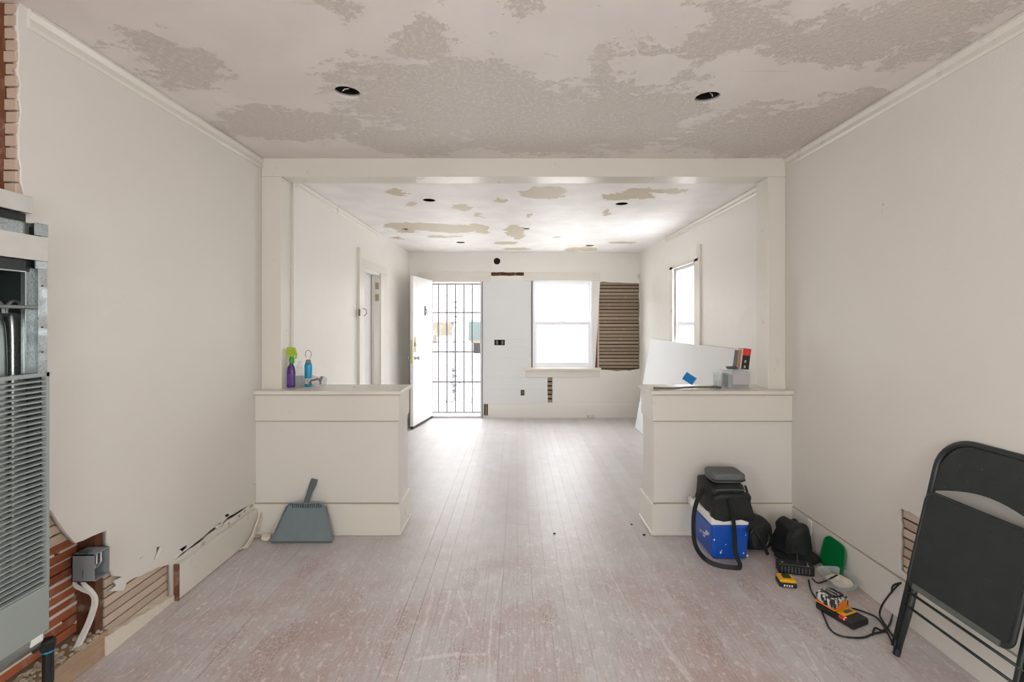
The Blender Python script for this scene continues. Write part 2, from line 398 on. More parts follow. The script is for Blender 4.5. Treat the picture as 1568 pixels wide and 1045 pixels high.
# floor boards: worn red-brown paint under pale dust, with scuffs and boot prints
def floor_mat():
    t = NT('dusty_painted_boards'); p = t.pos()
    sx = t.n('ShaderNodeSeparateXYZ'); t.l(p, sx.inputs[0])
    r = t.n('ShaderNodeObjectInfo').outputs['Random']
    n1 = t.noise(p, 1.7, 6, .62); n2 = t.noise(p, 7, 5, .65); n3 = t.noise(t.mapv(p, (30, 2.2, 1)), 3, 5, .6); fine = t.noise(p, 70, 3, .6); mid = t.noise(t.mapv(p, (1.6, 1, 1), rot=(0, 0, .5)), 22, 5, .75)
    dust = t.mix(n2, srgb(182, 178, 177), srgb(208, 204, 205)); dust = t.mix(t.ramp(r, 0, 1, 0, .25), dust, srgb(176, 162, 157))
    bare = t.mix(n3, srgb(142, 102, 90), srgb(178, 144, 132))
    a = t.math('ADD', t.math('MULTIPLY', n1, .55), t.math('MULTIPLY', n3, .3)); a = t.math('ADD', a, t.math('MULTIPLY', t.math('ADD', fine, mid), .16)); a = t.math('ADD', a, -.05)
    wear = t.ramp(a, .46, .64, 0, .58)
    near = t.ramp(sx.outputs[1], 1.8, 4.2, 1, .25)
    wear = t.math('MULTIPLY', wear, near)
    c = t.mix(wear, dust, bare)
    c = t.mix(t.ramp(t.noise(p, 2.6, 6, .7), .60, .75, 0, .6), c, srgb(224, 220, 222))
    c = t.mix(t.ramp(t.noise(t.mapv(p, (6, 1.2, 1), rot=(0, 0, .2)), 5, 6, .75), .63, .68, 0, .45), c, srgb(222, 216, 214))
    c = t.mix(t.math('MULTIPLY', t.ramp(mid, .53, .62, 0, .65), near), c, srgb(222, 214, 212))
    spk = t.ramp(t.noise(p, 120, 2, .5), .74, .80, 0, .6); c = t.mix(spk, c, srgb(232, 228, 224))
    # boot prints in the dust
    tread = t.n('ShaderNodeTexVoronoi'); t.l(t.warp(t.mapv(p, (1, .55, 1), rot=(0, 0, .4)), 30, .03), tread.inputs['Vector']); tread.inputs['Scale'].default_value = 70; tread.feature = 'DISTANCE_TO_EDGE'
    tr = t.ramp(tread.outputs['Distance'], .08, .18)
    pm = None
    prints = [(470,872,24,.3),(500,890,18,.5),(445,970,26,.6),(410,990,24,.5),(395,1020,26,.5),(540,925,16,.2),(620,945,18,.3),(600,980,20,.2),(1150,905,30,1.7),(1180,930,28,1.9),(1230,955,26,1.9),
              (720,885,20,.1),(1090,985,22,.4),(1110,850,18,1.7),(840,940,14,.1),(1060,930,22,.3),(350,985,18,.6),(700,1010,20,.2),(960,985,18,.1),(1290,1010,20,1.9)]
    for px, py, rr, an in prints:
        x, Y = onZ(px, py)
        q = t.mapv(p, (1, 1, 0), (-x, -Y, 0)); q = t.mapv(q, (1/.055, 1/.135, 0), rot=(0, 0, an))
        d = t.ramp(t.vmath('LENGTH', q), .8, 1.0, 1, 0)
        pm = d if pm is None else t.math('MAXIMUM', pm, d)
    pm = t.math('MULTIPLY', t.math('MULTIPLY', pm, tr), t.ramp(n2, .32, .52))
    c = t.mix(t.math('MULTIPLY', pm, .38), c, srgb(136, 92, 78))
    # pale drag marks
    segs = [((770,870),(752,955),.006),((752,955),(748,1045),.007),((985,940),(1050,1030),.011),((1030,1005),(1055,1040),.02),((640,1010),(700,1001),.016),((700,1001),(745,1003),.010),((370,870),(352,915),.006),((352,915),(230,985),.006),((230,985),(180,1005),.005),
            ((430,835),(400,880),.004),((400,880),(340,920),.004),((700,905),(722,960),.006),((450,828),(615,822),.006),((640,1000),(665,900),.010),((675,960),(690,905),.012),((1230,985),(1260,1045),.007),((930,870),(965,935),.004),((330,955),(240,1000),.005)]
    sm = None
    pw = t.warp(p, 9, .03, 3)
    for a_, b_, w_ in segs:
        A = Vector((*onZ(*a_), 0)); Bv = Vector((*onZ(*b_), 0)); L = Bv - A
        pa = t.vmath('SUBTRACT', pw, tuple(A)); pa = t.vmath('MULTIPLY', pa, (1, 1, 0))
        h = t.math('DIVIDE', t.vmath('DOT_PRODUCT', pa, tuple(L)), L.length_squared, clamp=True)
        sc_ = t.n('ShaderNodeVectorMath', operation='SCALE'); sc_.inputs[0].default_value = tuple(L); t.l(h, sc_.inputs['Scale'])
        d = t.vmath('LENGTH', t.vmath('SUBTRACT', pa, sc_.outputs[0])); d = t.ramp(d, w_*.4, w_, 1, 0)
        sm = d if sm is None else t.math('MAXIMUM', sm, d)
    sm = t.math('MULTIPLY', sm, t.ramp(fine, .35, .6, .35, 1))
    c = t.mix(t.math('MULTIPLY', sm, .48), c, srgb(228, 222, 218))
    t.set(c, t.ramp(a, .4, .7, .42, .34))
    t.bump(t.math('ADD', t.math('MULTIPLY', n3, .7), t.math('MULTIPLY', fine, .4)), .22, .003)
    return t.m
M['floor'] = floor_mat()
M['subfloor'] = simple('dark_subfloor', srgb(110, 90, 82), .9)

# ------------------------------------------------------------------ setting: floor
XL, XR, XLF, XRF = -1.81, 1.90, -1.65, 1.88
Y0, Y1, Y2, YB = 3.14, 3.22, 3.38, 6.97
floor = B((-2.0, -3.0, -.06), (2.05, 7.0, -.02), 'floor', M['subfloor'])
props(floor, 'dusty red-brown painted board floor running through both rooms', 'floor', kind='structure')
pm_ = MB().box((-.5, -.5, -1), (.5, .5, 0)); proto = None
pitch = .0825; x = -1.98; rnd = random.Random(5)
base_me = None
while x < 2.0:
    y = -3.0
    stop = [rnd.uniform(.6, 1.6)]
    while stop[-1] < 6.0: stop.append(stop[-1] + rnd.uniform(1.3, 2.9))
    stop[-1] = 6.99
    g = rnd.choice((.0004, .0004, .0005, .0006, .0007, .0009, .0018))
    for e in stop:
        if base_me is None:
            o = pm_.build('plank', M['floor']); base_me = o.data
            for v in base_me.vertices: v.co.z -= 0
            zc = [v.co.z for v in base_me.vertices]; dz = max(zc)
            for v in base_me.vertices: v.co.z -= dz
        else:
            o = bpy.data.objects.new('plank', base_me); C.objects.link(o)
        o.parent = floor
        fl = floor.location
        o.location = Vector((x + pitch/2, (y + e)/2, rnd.uniform(-.0006, .0))) - fl
        o.scale = (pitch - g, e - y - .0012, .02)
        y = e
    x += pitch
# floor of the room behind the side door
# ------------------------------------------------------------------ setting: walls
def W(name, loops, axis, t0, t1, mat, label, kind='structure'):
    return panel(name, loops, axis, t0, t1, M[mat], kind=kind, label=label, cat='wall')
LWp = lambda px, py: onX(px, py, XL)
rj = random.Random(3)
edge = jag((1.655, ZN), (1.66, 1.94), 16, .006) + [(1.676, 1.93), (1.676, .80)] + [LWp(79, 782), LWp(90, 800), LWp(101, 815), LWp(116, 832), LWp(128, 828), LWp(140, 822), LWp(152, 817), LWp(166, 812)]
edge += jag(LWp(166, 814), LWp(167, 880), 5, .004) + [LWp(175, 882), LWp(190, 884), LWp(178, 890), LWp(182, 897), LWp(170, 906), LWp(190, 905), LWp(194, 893)]
edge += jag(LWp(199, 889), LWp(256, 864), 7, .006) + [LWp(262, 864), (2.385, 0.0)]
outer = edge + [(Y2, 0), (Y2, ZN)]
holes = [[LWp(240, 839), LWp(248, 836), LWp(245, 846), LWp(241, 852), LWp(238, 858), LWp(235, 857), LWp(239, 848)],
         [LWp(332, 806), LWp(336, 801), LWp(342, 801), LWp(341, 806), LWp(334, 810)],
         [LWp(344, 790), LWp(350, 786), LWp(354, 789), LWp(348, 794)],
         [LWp(275, 842), LWp(284, 836), LWp(290, 834), LWp(289, 839), LWp(280, 846)],
         crack([LWp(211, 859), LWp(216, 855), LWp(222, 851)], .006),
         crack([LWp(320, 785), LWp(326, 783)], .01),
         crack([LWp(335, 778), LWp(339, 782), LWp(340, 789)], .007),
         crack([LWp(386, 740), LWp(391, 743), LWp(391.5, 755), LWp(393, 762), LWp(391.5, 770)], .012),
         crack([LWp(268, 858), LWp(280, 849), LWp(290, 841), LWp(300, 834), LWp(311, 826), LWp(320, 817), LWp(331, 809), LWp(342, 802), LWp(350, 794), LWp(360, 789), LWp(372, 781), LWp(384, 773)], .02)]
rear = [(-3.1, 0), (.93, 0), (.93, ZN), (-3.1, ZN)]; added_side_win = rect(-1.9, 1.0, -.75, 2.15)  # unseen side openings added to let sky light onto the near walls
wl = W('wall_left', [outer] + holes + [rear, added_side_win], 'x', XL - .022, XL, 'wall', 'off-white plaster wall of the near room with broken lower edge beside the furnace')
panel('backing_board', [rect(-3.1, -.02, Y2 + .05, ZN + .1), added_side_win], 'x', XL - .16, XL - .145, M['stud'], wl)
# far-side lath with plaster keys, behind the studs
zz = .12
while zz < ZN:
    if zz < .8 or zz > 1.9:
        B((XL - .12, .95, zz), (XL - .112, 2.4, zz + .036), 'lath', M['lathred'], wl)
    zz += .0425
keyb = MB(); zz = .12 + .036
while zz < .8:
    y_ = 1.5
    while y_ < 2.35:
        l_ = rj.uniform(.05, .2); h_ = rj.uniform(.006, .014)
        if rj.random() < .85: keyb.box((XL - .122, y_, zz), (XL - .106 - rj.uniform(0, .006), y_ + l_, zz + h_))
        y_ += l_ + rj.uniform(.0, .03)
    zz += .0425
keyb.build('plaster_key', M['plaster'], wl)
# laths behind the plaster (near face): cut ends at the opening, exposed runs lower down
zz = .03; i = 0
while zz < ZN - .03:
    off = rj.uniform(-.006, .006)
    top_part = zz > .79
    if top_part: segs_ = [((1.66 if zz > 1.93 else 1.68) + off, 1.95)]
    elif zz > .55: segs_ = [(1.665, 2.30)]
    elif zz > .29: segs_ = [(2.02, 2.5)]
    else: segs_ = [(2.022, 2.395)]
    for a_, b_ in segs_:
        B((XL - .034, a_, zz), (XL - .024, b_, zz + .0355), 'lath', M['lathpale' if not top_part else 'lath'], wl)
    zz += .0425 if not top_part else .0435
# plaster rough edge bits at the furnace opening
rb = MB(); zz = 1.935
while zz < ZN - .02:
        rb.box((XL - .050 + rj.uniform(-.003, .003), 1.648 + rj.uniform(0, .008), zz), (XL - .006, 1.70, zz + .0385)); zz += .0435
rb.build('lath_end', M['lathpale'], wl, bevel=.003)
B((XL - .14, 1.985, .0), (XL - .03, 2.022, .56), 'stud', M['stud'], wl, bevel=.002)
B((XL - .145, 1.653, 1.935), (XL - .052, 1.70, ZN), 'stud', M['stud'], wl, bevel=.002)
B((XL - .145, 2.36, .0), (XL - .026, 2.40, .3), 'stud', M['stud'], wl)
B((XL - .145, .93, -.02), (XL - .002, 2.02, .105), 'sole_plate', M['sole'], wl, bevel=.004)
sp_ = MB(); N_ = 20
top = [(2.0 + (2.40-2.0)*i/N_, .088 - .058*i/N_ + rj.uniform(-.004, .004)) for i in range(N_+1)]
sp_.prism([(2.0, 0)] + top + [(2.40, 0)], 'x', XL - .12, XL + .006)
sp_.build('plaster_ledge', M['plaster'], wl)
# rubble in the cavity, too many crumbs to count
rub = MB()
for i in range(130):
    y_ = rj.uniform(1.70, 2.0); x_ = rj.uniform(XL - .10, XL - .01); s_ = rj.uniform(.003, .012)
    rub.blob((x_, y_, .105 + s_*.4), (s_, s_*rj.uniform(.7, 1.5), s_*.7), 1, .003, i, n=1, freq=60)
rubble = rub.build('plaster_rubble', M['debris'], wl); rubble['kind'] = 'stuff'

# far part of the left wall with the side door opening
so = (4.87, 5.46, 2.03)
wlf = W('wall_left', [rect(Y2 - .02, 0, 7.1, ZF + .1), rect(so[0], -.001, so[1], so[2])], 'x', XLF - .13, XLF, 'farwall', 'off-white wall of the far room with a narrow side doorway')
B((-1.81 - .15, Y2 - .02, -.02), (-1.81 - .13, 7.1, ZF + .1), 'backing_board', M['wall'], wlf)
# right walls
lp = (1.93, 2.264, .232, .545)
wr = W('wall_right', [rect(-3.1, 0, Y2, ZN), added_side_win, rough_rect(lp[0], lp[2], lp[1], lp[3], .004, .03), circ(*onX(1352, 313, XR), .008, 7, .4), crack([onX(1350, 318, XR), onX(1351, 326, XR), onX(1348, 331, XR)], .006)], 'x', XR, XR + .022, 'wall', 'off-white plaster wall with a lath patch low behind the folding chair')
panel('backing_board', [rect(-3.1, -.02, Y2 + .05, ZN + .1), added_side_win], 'x', XR + .1, XR + .12, M['stud'], wr)
zz = lp[2] - .02
while zz < lp[3] + .02:
    B((XR + .024, lp[0] - .1, zz), (XR + .032, lp[1] + .05, zz + .0385), 'lath', M['lathpale'], wr); zz += .0475
wo2 = (4.80, 5.46, .77, 2.10)
wrf = W('wall_right', [rect(Y2 - .02, 0, 7.1, ZF + .1), rect(wo2[0], wo2[2], wo2[1], wo2[3])], 'x', XRF, XRF + .13, 'farwall', 'off-white wall of the far room with a tall side window')
# back wall with front door, window, lath patch and cut-outs
z_ = lambda py: CZ - (py - HY) / 100.
x_ = lambda px: (px - HX) / 100.
door = (-1.34, -.55, 2.08)
win = (.23, 1.16, .77, 2.11)
lath_loop = [(x_(911), z_(567))] + jag((x_(911), z_(567)), (x_(945), z_(568)), 5, .008)[1:] + jag((x_(945), z_(569)), (x_(978), z_(567)), 5, .01) + jag((x_(980), z_(565)), (x_(979), z_(437)), 14, .008) + jag((x_(979), z_(434)), (x_(911), z_(431)), 9, .008)
bw = W('wall_back', [rect(XLF - .2, 0, XRF + .2, ZF + .1), rect(door[0], -.001, door[1], door[2]), rect(win[0], win[2], win[1], win[3]), lath_loop,
     rough_rect(x_(752), z_(422.5), x_(802), z_(417), .004, .04), circ(x_(761), z_(400), .052, 16, .06), rect(x_(757), z_(529), x_(773), z_(520.5)),
     rect(x_(797.5), z_(606), x_(803), z_(597.5)), rect(x_(739.5), z_(637), x_(747), z_(619)), rough_rect(x_(838.5), z_(617), x_(846), z_(578.5), .004, .04)],
     'y', YB, YB + .025, 'farwall', 'back wall of the far room with front door, window and torn lath patch')
B((x_(905), YB + .06, z_(575)), (x_(985), YB + .07, z_(425)), 'shade_blocking', M['dark'], bw)  # dark sheet put in for the shade between the laths
B((x_(736), YB + .06, z_(640)), (x_(749), YB + .07, z_(615)), 'shade_blocking', M['dark'], bw)  # dark sheet added for shade where daylight leaked through the hole
B((x_(835), YB + .06, z_(622)), (x_(849), YB + .07, z_(575)), 'shade_blocking', M['dark'], bw)  # dark sheet stands in for shade behind the strip opening
B((x_(743), YB + .03, z_(637)), (x_(745), YB + .05, z_(619)), 'batten', M['lath'], bw)
zz = z_(568) - .02
while zz < z_(428):
    B((x_(908), YB + .026 + rj.uniform(0, .005), zz + rj.uniform(-.003, .003)), (x_(983), YB + .034, zz + .0405), 'lath', M['lath'], bw); zz += .0535
B((x_(910), YB + .005, z_(570)), (x_(914.5), YB + .024, z_(429)), 'stud_edge', M['stud'], bw)
B((x_(915.2), YB + .008, z_(570)), (x_(917.5), YB + .02, z_(429)), 'batten', M['lathpale'], bw)
for k in range(6): B((x_(836), YB + .026, z_(617) + .066*k), (x_(848), YB + .034, z_(617) + .066*k + .045), 'lath', M['lath'], bw)
B((x_(750), YB + .045, z_(424)), (x_(804), YB + .06, z_(415)), 'shade_blocking', M['stud'], bw)
B((x_(755), YB + .03, z_(407)), (x_(767), YB + .04, z_(393)), 'shade_blocking', M['dark'], bw)  # dark plate stands in for the shade inside the round hole
# outer skin of the front wall
panel('outer_sheathing', [rect(-2.3, -.1, 2.4, 2.75), rect(door[0], -.101, door[1], door[2]), rect(win[0], win[2], win[1], win[3])], 'y', YB + .12, YB + .14, M['wall'], bw)
for a_, b_, c_, d_ in ((door[0]-.04, door[0]+.0, 0, door[2]), (door[1], door[1]+.04, 0, door[2]), (win[0]-.05, win[0], win[2]-.05, win[3]+.04), (win[1], win[1]+.05, win[2]-.05, win[3]+.04)):
    B((a_, YB + .024, c_), (b_, YB + .121, d_), 'jamb', M['trim'], bw)
for a_, b_, c_, d_ in ((door[0]-.04, door[1]+.04, door[2], door[2]+.04), (win[0]-.05, win[1]+.05, win[3], win[3]+.04), (win[0]-.05, win[1]+.05, win[2]-.04, win[2])):
    B((a_, YB + .024, c_), (b_, YB + .121, d_), 'jamb', M['trim'], bw)
# fresh drywall pieces screwed over the old plaster
def patch(a, b, c, d): B((x_(a), YB - .004, z_(d)), (x_(b), YB + .001, z_(c)), 'drywall_patch', M['drywall'], bw, bevel=.001)
patch(739, 813, 430, 519); patch(739, 756, 519.6, 530); patch(774, 813, 519.6, 530); patch(739, 813, 530.6, 547.5); patch(739, 808, 548.2, 566); patch(739, 837, 578.6, 596); patch(739, 802, 566.6, 578)
patch(739, 796, 596.6, 617.5); patch(804, 837, 596.6, 617.5)
# rear wall behind the photographer with a window opening added for sky light
wz = W('wall_rear', [rect(-2.0, 0, 2.1, ZN + .1), rect(-.5, 1.0, .5, 2.1)], 'y', -3.1, -2.98, 'wall', 'wall behind the photographer with an added window opening')
# ceilings
hn = [(532, 142), (1083, 150)]
loops = [rect(-1.98, -3.1, 2.05, Y2 + .0)]
for px, py in hn: loops.append(circ(*onZ(px, py, ZN), .063, 28))
ce = panel('ceiling', loops, 'z', ZN, ZN + .022, M['ceiling'], kind='structure', label='scraped plaster ceiling of the near room with two round cut-outs', cat='ceiling')
hf = [(657, 307, .055), (952, 312.5, .055), (705, 371.5, .06), (903, 376.5, .06), (806, 350.5, .038), (762, 386, .05)]
loops = [rect(-1.98, Y2 - .1, 2.05, 7.1)]
for px, py, r_ in hf[:5]: loops.append(circ(*onZ(px, py, ZF), r_, 18, .1 if r_ < .05 else 0))
a_ = onZ(620, 351, ZF); loops.append([(a_[0]-.05, a_[1]-.02), (a_[0]+.05, a_[1]-.03), (a_[0]+.01, a_[1]+.05)])
cf = panel('ceiling', loops, 'z', ZF, ZF + .005, M['farceiling'], kind='structure', label='white peeling ceiling of the far room with beige bare patches and small holes', cat='ceiling')
for px, py, r_ in hf[:5] + [(620, 351, .06)]:
    q = onZ(px, py, ZF); B((q[0]-.09, q[1]-.09, ZF + .05), (q[0]+.09, q[1]+.09, ZF + .06), 'shade_blocking', M['dark'], cf)  # added dark plates stand in for shade inside the ceiling holes
roof = B((-2.3, -3.3, ZN + .35), (2.4, 7.4, ZN + .4), 'light_block_roof', M['stud']); props(roof, 'dark roof slab added above the ceilings to keep out sky light', 'roof', kind='structure')  # slab added to shut sky light out of the ceiling void
for a_, b_ in (((-2.3, -3.3, 2.6), (-2.0, 7.4, 3.0)), ((2.06, -3.3, 2.6), (2.4, 7.4, 3.0)), ((-2.3, 7.15, 2.6), (2.4, 7.4, 3.0)), ((-2.3, -3.3, 2.6), (2.4, -3.1, 3.0))):
    B(a_, b_, 'light_block_edge', M['stud'], roof)
for k in range(9): B((-2.0, -2.2 + k*.61 + .05, ZN + .03), (2.05, -2.2 + k*.61 + .09, ZN + .16), 'joist', M['stud'], ce)

# crown mouldings
def crown(name, x, ya, yb, z, s, label, h=.06):
    pr = [(0, 0), (s*.014, -.002), (s*.018, -.016), (s*.009, -h*.5), (s*.012, -h*.85), (s*.005, -h), (0, -h)]
    m_ = MB(); 
    A = [m_.bm.verts.new((x + a, ya, z + b)) for a, b in pr]; Bv = [m_.bm.verts.new((x + a, yb, z + b)) for a, b in pr]
    n = len(pr); m_.bm.faces.new(A); m_.bm.faces.new(Bv[::-1])
    for i in range(n): m_.bm.faces.new((A[i], A[(i+1)%n], Bv[(i+1)%n], Bv[i]))
    props(m_.build(name, M['trim']), label, 'moulding', kind='structure')
crown('trim_1', XL, 1.68, Y1, ZN, 1, 'painted crown moulding along the top of the near left wall', .075)
crown('trim_2', XR, -.5, Y1, ZN, -1, 'painted crown moulding along the top of the near right wall', .075)
crown('trim_3', XLF, Y2, 5.35, ZF, 1, 'broken-off crown moulding along the left wall of the far room', .06)
crown('trim_4', XRF, Y2, 5.75, ZF, -1, 'broken-off crown moulding along the right wall of the far room', .06)
# opening: two posts and a beam
fr = empty('trim_5', (0.05, 3.30, 0), 'painted beam on two square posts framing the opening between the rooms', 'opening frame', kind='structure')
B((XL, Y1, 2.497), (XR, Y2, ZN), 'beam', M['trim'], fr, bevel=.004)
B((XL, Y1 + .001, .99), (-1.668, Y2, 2.4965), 'post', M['trim'], fr, bevel=.004)
B((1.775, Y1 + .001, .99), (XR, Y2, 2.4965), 'post', M['trim'], fr, bevel=.004)
# half walls
def half_wall(x0, x1, inner, label):
    e = empty('half_wall', ((x0+x1)/2, 3.29, 0), label, 'half wall', kind='structure')
    s = 1 if inner == 'hi' else -1          # side of the free end
    fe = x1 if inner == 'hi' else x0
    def span(over):
        return (x0, fe + over) if inner == 'hi' else (fe - over, x1)
    a, b = span(0.0); B((a, Y0 + .012, .0), (b, Y2 + .04, .968), 'core', M['wall'], e)
    a, b = span(.012); B((a, Y0, .785), (b, Y2 + .052, .968), 'frieze_board', M['trim'], e, bevel=.003)
    a, b = span(.03); B((a, Y0 - .022, .968), (b, Y2 + .075, .995), 'cap', M['trim'], e, bevel=.006)
    a, b = span(.02); B((a, Y0 - .010, 0), (b, Y2 + .062, .212), 'baseboard', M['trim'], e, bevel=.003)
    a, b = span(.026); B((a, Y0 - .017, 0), (b, Y2 + .068, .022), 'shoe_moulding', M['trim'], e, bevel=.005)
    jm = M['joint_shade']; a, b = span(.0); B((a, Y0 + .004, .779), (b, Y0 + .013, .785), 'joint_shade', jm, e)  # strip colour stands in for the shadow gap below the frieze
    a, b = span(.006); B((a, Y0 - .002, .212), (b, Y0 + .013, .217), 'joint_shade', jm, e)
    a, b = span(.014); B((a, Y0 - .003, .962), (b, Y0 + .01, .968), 'joint_shade', jm, e)  # strip colour stands in for the shadow under the cap
    return e
M['joint_shade'] = simple('joint_shade_line', srgb(172, 162, 146), .9)  # darker tone paints joint lines and the shade along them
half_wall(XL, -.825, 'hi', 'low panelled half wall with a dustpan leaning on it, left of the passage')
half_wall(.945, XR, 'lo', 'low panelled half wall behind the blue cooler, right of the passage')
# baseboards
bl = MB(); bl.box((XL + .002, 2.405, .004), (XL + .026, Y0 - .01, .185)).build('baseboard_left', M['trim'], bevel=.003)
o = bpy.data.objects['baseboard_left']; props(o, 'tall white baseboard pulled loose along the near left wall', 'baseboard', kind='structure')
B((XL + .0, 2.396, .0), (XL + .027, 2.404, .19), 'raw_end', M['stud'], o)
o = B((XR - .012, -2.9, .0), (XR, Y0 - .01, .20), 'baseboard_right', M['wall'], bevel=.002); B((XR - .0125, .5, .2), (XR - .001, Y0 - .012, .2035), 'joint_shade', M['joint_shade'], o); props(o, 'painted baseboard along the near right wall', 'baseboard', kind='structure')
o = B((x_(748), YB - .014, 0), (XRF, YB, .205), 'baseboard_back', M['farwall'], bevel=.002); props(o, 'off-white baseboard below the back window', 'baseboard', kind='structure')
o = B((XRF - .012, Y2 + .06, 0), (XRF, YB - .014, .2), 'baseboard_far_right', M['farwall'], bevel=.002); props(o, 'off-white baseboard behind the leaning drywall sheet', 'baseboard', kind='structure')
o = B((XLF, 5.71, 0), (XLF + .012, YB, .2), 'baseboard_far_left', M['farwall'], bevel=.002); props(o, 'off-white baseboard behind the open front door', 'baseboard', kind='structure')
# white wall plates on the baseboards
B((XR - .017, onX(1246,812,XR)[0], .10), (XR - .012, onX(1246,812,XR)[0] + .035, .19), 'outlet_plate', M['white'], bpy.data.objects['baseboard_right'], bevel=.002)

# ------------------------------------------------------------------ windows and doors
w1 = empty('window_1', (.695, YB + .06, win[2]), 'white double-hung window in the back wall', 'window', kind='structure')
def ring(lo, hi, w, Ya, Yb, name, parent, mat, axis='y'):
    (a0, c0), (a1, c1) = lo, hi; m_ = MB()
    for p, q in (((a0, c0), (a0+w, c1)), ((a1-w, c0), (a1, c1)), ((a0+w, c0), (a1-w, c0+w)), ((a0+w, c1-w), (a1-w, c1))):
        if axis == 'y': m_.box((p[0], Ya, p[1]), (q[0], Yb, q[1]))
        else: m_.box((Ya, p[0], p[1]), (Yb, q[0], q[1]))
    return m_.build(name, mat, parent)
ring((win[0], win[2]), (win[1], win[3]), .03, YB + .02, YB + .11, 'window_frame', w1, M['vinyl'])
s1 = ring((win[0]+.03, 1.42), (win[1]-.03, win[3]-.03), .035, YB + .075, YB + .10, 'upper_sash', w1, M['vinyl'])
s2 = ring((win[0]+.03, win[2]+.03), (win[1]-.03, 1.47), .042, YB + .04, YB + .07, 'lower_sash', w1, M['vinyl'])
B((win[0]+.065, YB + .085, 1.45), (win[1]-.065, YB + .089, win[3]-.065), 'pane', M['glass'], s1)
B((win[0]+.072, YB + .053, win[2]+.072), (win[1]-.072, YB + .057, 1.428), 'pane', M['glass'], s2)
B((.65, YB + .03, 1.47), (.72, YB + .06, 1.482), 'sash_lock', M['vinyl'], s2)
B((x_(803), YB - .018, z_(430)), (x_(918), YB, z_(417.5)), 'head_casing', M['trim'], w1, bevel=.003)
B((x_(801), YB - .05, z_(567.5)), (x_(920), YB + .03, z_(563.5)), 'sill', M['trim'], w1, bevel=.005)
B((x_(805), YB - .016, z_(578)), (x_(919), YB, z_(567.5)), 'apron', M['trim'], w1, bevel=.003)
B((x_(814), YB - .01, win[2]), (x_(815.3), YB + .01, win[3]), 'dark_gap_strip', M['dark'], w1)
# side window
w2 = empty('window_2', (XRF + .06, 5.13, win[2]), 'tall narrow white window in the right wall of the far room', 'window', kind='structure')
ring((wo2[0], wo2[2]), (wo2[1], wo2[3]), .03, XRF + .02, XRF + .11, 'window_frame', w2, M['vinyl'], 'x')
s1 = ring((wo2[0]+.03, 1.42), (wo2[1]-.03, wo2[3]-.03), .035, XRF + .075, XRF + .10, 'upper_sash', w2, M['vinyl'], 'x')
s2 = ring((wo2[0]+.03, wo2[2]+.03), (wo2[1]-.03, 1.47), .042, XRF + .04, XRF + .07, 'lower_sash', w2, M['vinyl'], 'x')
B((XRF + .085, wo2[0]+.065, 1.45), (XRF + .089, wo2[1]-.065, wo2[3]-.065), 'pane', M['glass'], s1)
B((XRF + .053, wo2[0]+.072, win[2]+.072), (XRF + .057, wo2[1]-.072, 1.428), 'pane', M['glass'], s2)
B((XRF - .018, 4.69, .74), (XRF, 4.80, 2.13), 'casing', M['trim'], w2, bevel=.003)
B((XRF - .018, 5.46, .74), (XRF, 5.57, 2.13), 'casing', M['trim'], w2, bevel=.003)
B((XRF - .018, 4.69, 2.10), (XRF + .02, 5.57, 2.13), 'casing', M['trim'], w2, bevel=.003)
B((XRF - .02, 4.645, .74), (XRF, 4.688, 2.26), 'edge_board', M['trim'], w2)
B((XRF - .05, 4.66, .74), (XRF + .02, 5.60, .77), 'sill', M['trim'], w2, bevel=.004)
# side door
d2 = empty('door_2', (XLF, 5.16, 0), 'narrow closed side door with painted casing in the far left wall', 'door', kind='structure')
B((XLF - .125, so[0], .005), (XLF - .10, so[1], so[2]), 'door_leaf', M['doorpaint'], d2)
B((XLF, 4.74, 0), (XLF + .018, so[0], 2.05), 'casing', M['trim'], d2, bevel=.003)
B((XLF, so[1], 0), (XLF + .018, 5.70, 2.05), 'casing', M['trim'], d2, bevel=.003)
B((XLF, 4.74, 2.05), (XLF + .02, 5.70, 2.14), 'casing', M['trim'], d2, bevel=.003)
B((XLF - .09, so[1] - .02, 0), (XLF - .06, so[1], so[2]), 'door_stop', M['trim'], d2)
B((XLF, 4.695, 0), (XLF + .026, 4.735, 2.24), 'edge_board', M['trim'], d2)
B((XLF + .026, 4.66, 1.53), (XLF + .034, 4.69, 1.60), 'latch', M['black'], d2)
hk = MB(); hk.tube([(XLF + .02, 4.82, 1.61), (XLF + .05, 4.82, 1.60), (XLF + .055, 4.82, 1.56), (XLF + .03, 4.82, 1.53)], .004); hk.build('hook', M['rust'], d2)
for zz in (1.86, 1.72): B((XLF - .05, so[1] - .006, zz), (XLF - .01, so[1] + .001, zz + .08), 'hinge', M['brass'], d2)
